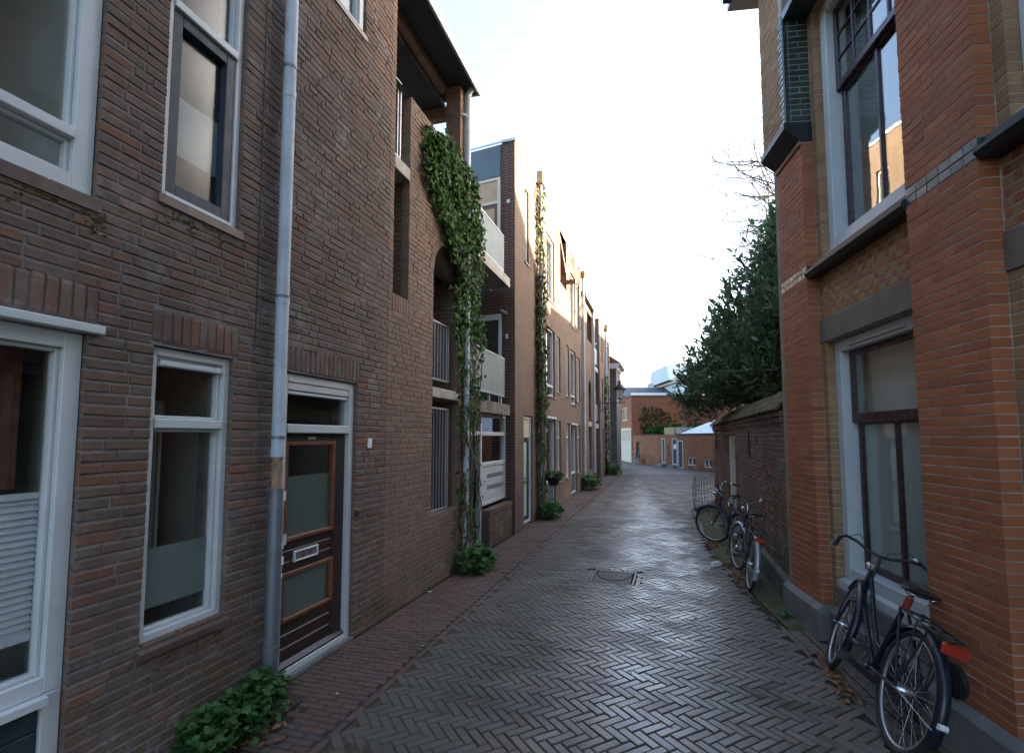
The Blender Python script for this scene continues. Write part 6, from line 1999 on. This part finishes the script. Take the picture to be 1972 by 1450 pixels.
# ------------------------------------------------------------------ bicycles
def bicycle(label, rear, head, lean, scale, paint, steer=0.0, guard=None, bars='black', fat_bag=False, marks=True, lens=True, group='bicycles parked along the right wall', dsad=0.0, dbar=0.0, stand=True):
    t = thing('bicycle', label, 'bicycle', ID, rear[0], rear[1], 0.0, group)
    t.rotation_euler = (lean, 0, head)
    t.scale = (scale,) * 3
    R = 0.345
    guard = guard or paint
    HB_, HT = (0.955, 0, 0.585), (0.865, 0, 0.88 + dbar * 0.6)
    ax = vnorm(tuple(HT[i] - HB_[i] for i in range(3)))
    def rot(p):
        v = tuple(p[i] - HB_[i] for i in range(3))
        c, s = cos(steer), sin(steer)
        k = sum(v[i] * ax[i] for i in range(3))
        x = vcross(ax, v)
        return tuple(HB_[i] + v[i] * c + x[i] * s + ax[i] * k * (1 - c) for i in range(3))
    def T(m, pts, r, f=False, n=8, closed=False):
        m.tube([rot(p) for p in pts] if f else pts, r, n, closed)
    def ring(cx_, rad, k=40, z0=R):
        return [(cx_ + rad * cos(2 * pi * i / k), 0, z0 + rad * sin(2 * pi * i / k)) for i in range(k)]
    FX = 1.10
    # frame
    q = MB()
    T(q, [(0.93, 0, 0.66), (0.75, 0, 0.50), (0.46, 0, 0.285)], 0.018)
    T(q, [(0.885, 0, 0.80), (0.80, 0, 0.72), (0.62, 0, 0.53), (0.50, 0, 0.43), (0.405, 0, 0.42)], 0.016)
    T(q, [(0.46, 0, 0.285), (0.29 - dsad * 0.3, 0, 0.79 + dsad)], 0.017)
    T(q, [HB_, HT], 0.021)
    for s in (-1, 1):
        T(q, [(0.46, 0.03 * s, 0.285), (0.0, 0.065 * s, R)], 0.010, n=6)
        T(q, [(0.305, 0.02 * s, 0.74), (0.1, 0.055 * s, 0.50), (0.0, 0.065 * s, R)], 0.009, n=6)
    T(q, [(0.46, -0.045, 0.285), (0.46, 0.045, 0.285)], 0.026, n=10)
    frm = q.build('frame', paint, t)
    if marks:
        q = MB()
        for k in range(7):
            f = 0.28 + 0.055 * k
            x, z = 0.93 + (0.46 - 0.93) * f, 0.66 + (0.285 - 0.66) * f
            q.box(x - 0.008, x + 0.008, 0.0165, 0.0195, z - 0.004, z + 0.012)
        q.build('frame_lettering', 'alu', frm)
    q = MB()
    for s in (-1, 1):
        T(q, [(0.955, 0.0, 0.575), (0.965, 0.05 * s, 0.56), (1.05, 0.055 * s, 0.42), (FX, 0.055 * s, R)], 0.011, True, 6)
    q.build('fork', paint, t)
    for cx_, f in ((0.0, False), (FX, True)):
        q = MB(); T(q, ring(cx_, R - 0.021), 0.021, f, 10, True); w = q.build('wheel', 'rubber', t)
        q = MB(); T(q, ring(cx_, R - 0.046), 0.0125, f, 8, True); q.build('rim', 'alu', w)
        q = MB()
        for k in range(28):
            a = 2 * pi * k / 28
            s = 1 if k % 2 else -1
            b = a + (0.35 if (k // 2) % 2 else -0.35)
            T(q, [(cx_ + 0.028 * cos(b), 0.028 * s, R + 0.028 * sin(b)), (cx_ + (R - 0.05) * cos(a), 0, R + (R - 0.05) * sin(a))], 0.0016, f, 4)
        q.build('spokes', 'chrome', w)
        q = MB(); T(q, [(cx_, -0.06, R), (cx_, -0.03, R), (cx_, 0.03, R), (cx_, 0.06, R)], [0.012, 0.03, 0.03, 0.012], f, 10); T(q, [(cx_, -0.08, R), (cx_, 0.08, R)], 0.007, f, 6); q.build('hub', 'chrome', w)
        # mudguard: a curved strip over the tyre
        q = MB()
        a0, a1 = (radians(20), radians(200)) if not f else (radians(38), radians(195))
        k = 22
        prof = [(-0.030, -0.016), (-0.022, 0.004), (0, 0.012), (0.022, 0.004), (0.030, -0.016)]
        pts = []
        for i in range(k + 1):
            a = a0 + (a1 - a0) * i / k
            for yy, dr in prof:
                rr_ = R + 0.022 + dr
                p = (cx_ + rr_ * cos(a), yy, R + rr_ * sin(a))
                pts.append(rot(p) if f else p)
        q.add(pts, [(i * 5 + j, i * 5 + j + 1, (i + 1) * 5 + j + 1, (i + 1) * 5 + j) for i in range(k) for j in range(4)], None, True)
        mg = q.build('mudguard', guard, t)
        q = MB()
        for s in (-1, 1):
            a = a1 - 0.25 if not f else a1 - 0.35
            T(q, [(cx_, 0.065 * s, R), (cx_ + (R + 0.02) * cos(a), 0.03 * s, R + (R + 0.02) * sin(a))], 0.003, f, 4)
        q.build('mudguard_stay', 'chrome', mg)
        if not f:
            q = MB()
            an = a1 - 0.35
            q.tube([((R + 0.036) * cos(an), -0.02, R + (R + 0.036) * sin(an)), ((R + 0.036) * cos(an), 0.02, R + (R + 0.036) * sin(an))], 0.016, 8)
            q.build('reflector_patch', 'paper', mg)
        else:
            q = MB()
            p0, p1 = (cx_ + (R + 0.02) * cos(a1), 0, R + (R + 0.02) * sin(a1)), (cx_ + (R + 0.05) * cos(a1 + 0.2), 0, R + (R + 0.03) * sin(a1 + 0.2))
            q.add([rot((p0[0], -0.03, p0[2])), rot((p0[0], 0.03, p0[2])), rot((p1[0], 0.035, p1[2])), rot((p1[0], -0.035, p1[2]))], [(0, 1, 2, 3)])
            q.build('mud_flap', 'plastic_black', mg)
    # saddle and post
    q = MB(); T(q, [(0.29, 0, 0.78 + min(0, dsad * 0.5)), (0.255, 0, 0.925 + dsad)], 0.013); q.build('seat_post', 'chrome', t)
    q = MB(z0=-dsad)
    secs = [(0.13, 0.085, 0.985, 0.04), (0.16, 0.105, 0.985, 0.055), (0.22, 0.092, 0.975, 0.05), (0.28, 0.05, 0.968, 0.04), (0.36, 0.028, 0.965, 0.035), (0.405, 0.018, 0.957, 0.025)]
    n = 10
    pts = []
    for x, hw, z, h in secs:
        for i in range(n):
            a = 2 * pi * i / n
            pts.append((x, hw * cos(a), z - h * 0.5 + h * 0.5 * sin(a) + (0.012 if sin(a) < 0 else 0)))
    q.add(pts, [(i * n + j, i * n + (j + 1) % n, (i + 1) * n + (j + 1) % n, (i + 1) * n + j) for i in range(len(secs) - 1) for j in range(n)] + [tuple(range(n)), tuple(range(len(pts) - n, len(pts)))], None, True)
    sd_ = q.build('saddle', 'plastic_black', t)
    q = MB(z0=-dsad)
    for s in (-1, 1):
        T(q, [(0.15, 0.04 * s, 0.94), (0.25, 0.03 * s, 0.925), (0.36, 0.012 * s, 0.94)], 0.005, n=5)
        T(q, [(0.15 + 0.028 * sin(i * 0.9) * 0.6, 0.055 * s + 0.014 * cos(i * 1.5), 0.905 + i * 0.007) for i in range(7)], 0.004, n=5)
    q.build('saddle_spring', 'chrome', sd_)
    # handlebar
    q = MB(z0=-dbar)
    T(q, [(0.865, 0, 0.86), (0.845, 0, 0.99), (0.875, 0, 1.03)], 0.013, True)
    half = [(0.875, 0.0, 1.03), (0.89, 0.07, 1.04), (0.90, 0.16, 1.075), (0.87, 0.24, 1.085), (0.78, 0.285, 1.055), (0.655, 0.305, 1.02)]
    T(q, [(x, -y, z) for x, y, z in half[::-1]] + half[1:], 0.011, True)
    hb = q.build('handlebar', 'chrome' if bars == 'chrome' else 'plastic_black', t)
    for s in (-1, 1):
        q = MB(z0=-dbar); T(q, [(0.775, 0.286 * s, 1.054), (0.645, 0.307 * s, 1.017)], 0.018, True); q.build('grip', 'plastic_black', hb)
        q = MB(z0=-dbar); T(q, [(0.80, 0.28 * s, 1.055), (0.79, 0.30 * s, 1.03), (0.70, 0.32 * s, 1.0), (0.655, 0.325 * s, 0.985)], 0.006, True, 5); q.build('brake_lever', 'chrome', hb)
        q = MB(z0=-dbar); T(q, [(0.81, 0.27 * s, 1.06), (0.90, 0.16 * s, 1.13), (0.96, 0.06 * s, 1.07), (0.94, 0.015 * s, 0.92), (0.96, 0.03 * s, 0.70)], 0.003, True, 5); q.build('brake_cable', 'plastic_black', hb)
    q = MB(z0=-dbar); q.lathe([(0.0, 0.0), (0.028, 0.004), (0.03, 0.014), (0.018, 0.026), (0, 0.03)], rot((0.86, -0.2, 1.09)), n=10); q.build('bell', 'chrome', hb)
    q = MB(z0=-dbar); T(q, [(0.955, 0, 0.93), (1.01, 0, 0.93)], [0.028, 0.04], True, 12); q.build('headlight', 'chrome', t)
    # rack and rear light
    q = MB()
    for s in (-1, 1):
        T(q, [(0.24, 0.02 * s, 0.745), (0.17, 0.06 * s, 0.752), (-0.22, 0.062 * s, 0.752), (-0.27, 0.04 * s, 0.752), (-0.28, 0, 0.752)], 0.007, n=6)
        T(q, [(-0.15, 0.062 * s, 0.752), (0.0, 0.07 * s, R + 0.01)], 0.006, n=6)
        T(q, [(-0.02, 0.062 * s, 0.752), (0.0, 0.07 * s, R + 0.01)], 0.005, n=6)
    for x in (0.15, 0.02, -0.1, -0.2):
        T(q, [(x, -0.062, 0.752), (x, 0.062, 0.752)], 0.005, n=6)
    T(q, [(0.16, 0.0, 0.754), (-0.27, 0.0, 0.754)], 0.005, n=6)
    rk = q.build('luggage_rack', 'plastic_black', t)
    q = MB(); T(q, [(0.15, 0.03, 0.765), (-0.2, 0.03, 0.765)], 0.006, n=6); T(q, [(0.15, -0.03, 0.765), (-0.2, -0.03, 0.765)], 0.006, n=6); q.build('rack_strap', 'rubber', rk)
    if lens:
        q = MB(); q.cbox(-0.31, -0.285, -0.06, 0.06, 0.685, 0.735, 0.008); q.build('rear_reflector', 'red_lens', rk)
    # chain case, crank, pedals, kickstand
    q = MB()
    pl = []
    for i in range(9):
        a = radians(100 - 200 * i / 8)
        pl.append((0.46 + 0.105 * cos(a), 0.285 + 0.105 * sin(a)))
    for i in range(7):
        a = radians(262 - 164 * i / 6)
        pl.append((-0.01 + 0.05 * cos(a), R + 0.05 * sin(a)))
    q.prism(pl, -0.075, -0.05)
    q.build('chain_case', 'plastic_black', t)
    q = MB(); T(q, [(0.46, -0.085, 0.285), (0.56, -0.09, 0.15)], 0.009, n=6); T(q, [(0.46, 0.085, 0.285), (0.36, 0.09, 0.42)], 0.009, n=6); T(q, [(0.46, -0.085, 0.285), (0.46, 0.085, 0.285)], 0.012, n=8); ck = q.build('crank', 'chrome', t)
    for x, y, z in ((0.56, -0.14, 0.15), (0.36, 0.14, 0.42)):
        q = MB(); q.cbox(x - 0.045, x + 0.045, y - 0.04, y + 0.04, z - 0.014, z + 0.014, 0.006); q.build('pedal', 'plastic_black', ck)
    q = MB(); T(q, [(0.08, 0.07, 0.30), (0.0, 0.13, 0.10), (-0.04, 0.15, 0.02)] if stand else [(0.08, 0.07, 0.30), (-0.06, 0.085, 0.27), (-0.2, 0.085, 0.26)], 0.008, n=6); q.build('kickstand', 'plastic_black', t)
    q = MB(); T(q, [(0.05 + 0.06 * cos(a), 0.05, 0.47 + 0.045 * sin(a)) for a in [2 * pi * i / 16 for i in range(13)]], 0.012, n=8); q.build('ring_lock', 'plastic_black', t)
    if fat_bag:
        q = MB(); q.tube([(0.29, 0, 0.74), (0.27, 0, 0.82)], 0.022, 8); q.build('red_tape', 'red_tape', t)
    return t
bicycle('navy bicycle with black handlebars and red reflector leaning below the tall red house window', (2.37, 3.36), radians(73.5), radians(17), 1.10, 'bike_navy', radians(-12), fat_bag=True, stand=False, dsad=-0.08, dbar=-0.08)
bicycle('black bicycle with silver mudguards leaning on the garden wall plinth', (3.02, 6.70), radians(74), radians(9), 0.98, 'bike_black', radians(12), guard='silver_guard', bars='chrome', marks=False)
b3 = bicycle('violet bicycle with its front wheel turned, standing beyond the silver mudguard bicycle', (3.68, 8.60), radians(86), radians(6), 1.0, 'bike_purple', radians(48), bars='chrome', marks=False, lens=False)
q = MB(); q.tube([(0.62, 0.306, 1.01), (0.72, 0.30, 1.036)], 0.02, 8); q.build('yellow_tape', 'yellow_tape', b3)
fb = bicycle('tiny distant bicycle against the far red wall near the arched niche', (9.2, 37.6), radians(88), radians(4), 1.0, 'bike_black', radians(20), marks=False, lens=False, group='bicycles parked along the right wall')

# bent wire mesh at the corner of the garden wall
wm = thing('wire_mesh', 'bent rusty wire mesh hoop standing at the end of the garden wall', 'wire mesh', ID, 4.75, 12.9)
q = MB(ID, 4.75, 12.9)
def wp(a, z):
    rad = 0.40 + 0.06 * sin(2 * a + 1) - 0.25 * (z - 0.45) ** 2
    return (4.98 + rad * cos(a) * 0.8 - 0.05 * z, 13.1 + rad * sin(a) * 1.4, z)
for z in (0.02, 0.2, 0.4, 0.6, 0.8, 0.95):
    q.tube([wp(radians(a), z + 0.04 * sin(a * 0.05 + z)) for a in range(60, 301, 8)], 0.004, 4)
for a in range(60, 301, 12):
    q.tube([wp(radians(a), z) for z in (0.0, 0.3, 0.6, 0.95)], 0.004, 4)
q.build('mesh_wire', 'iron', wm)
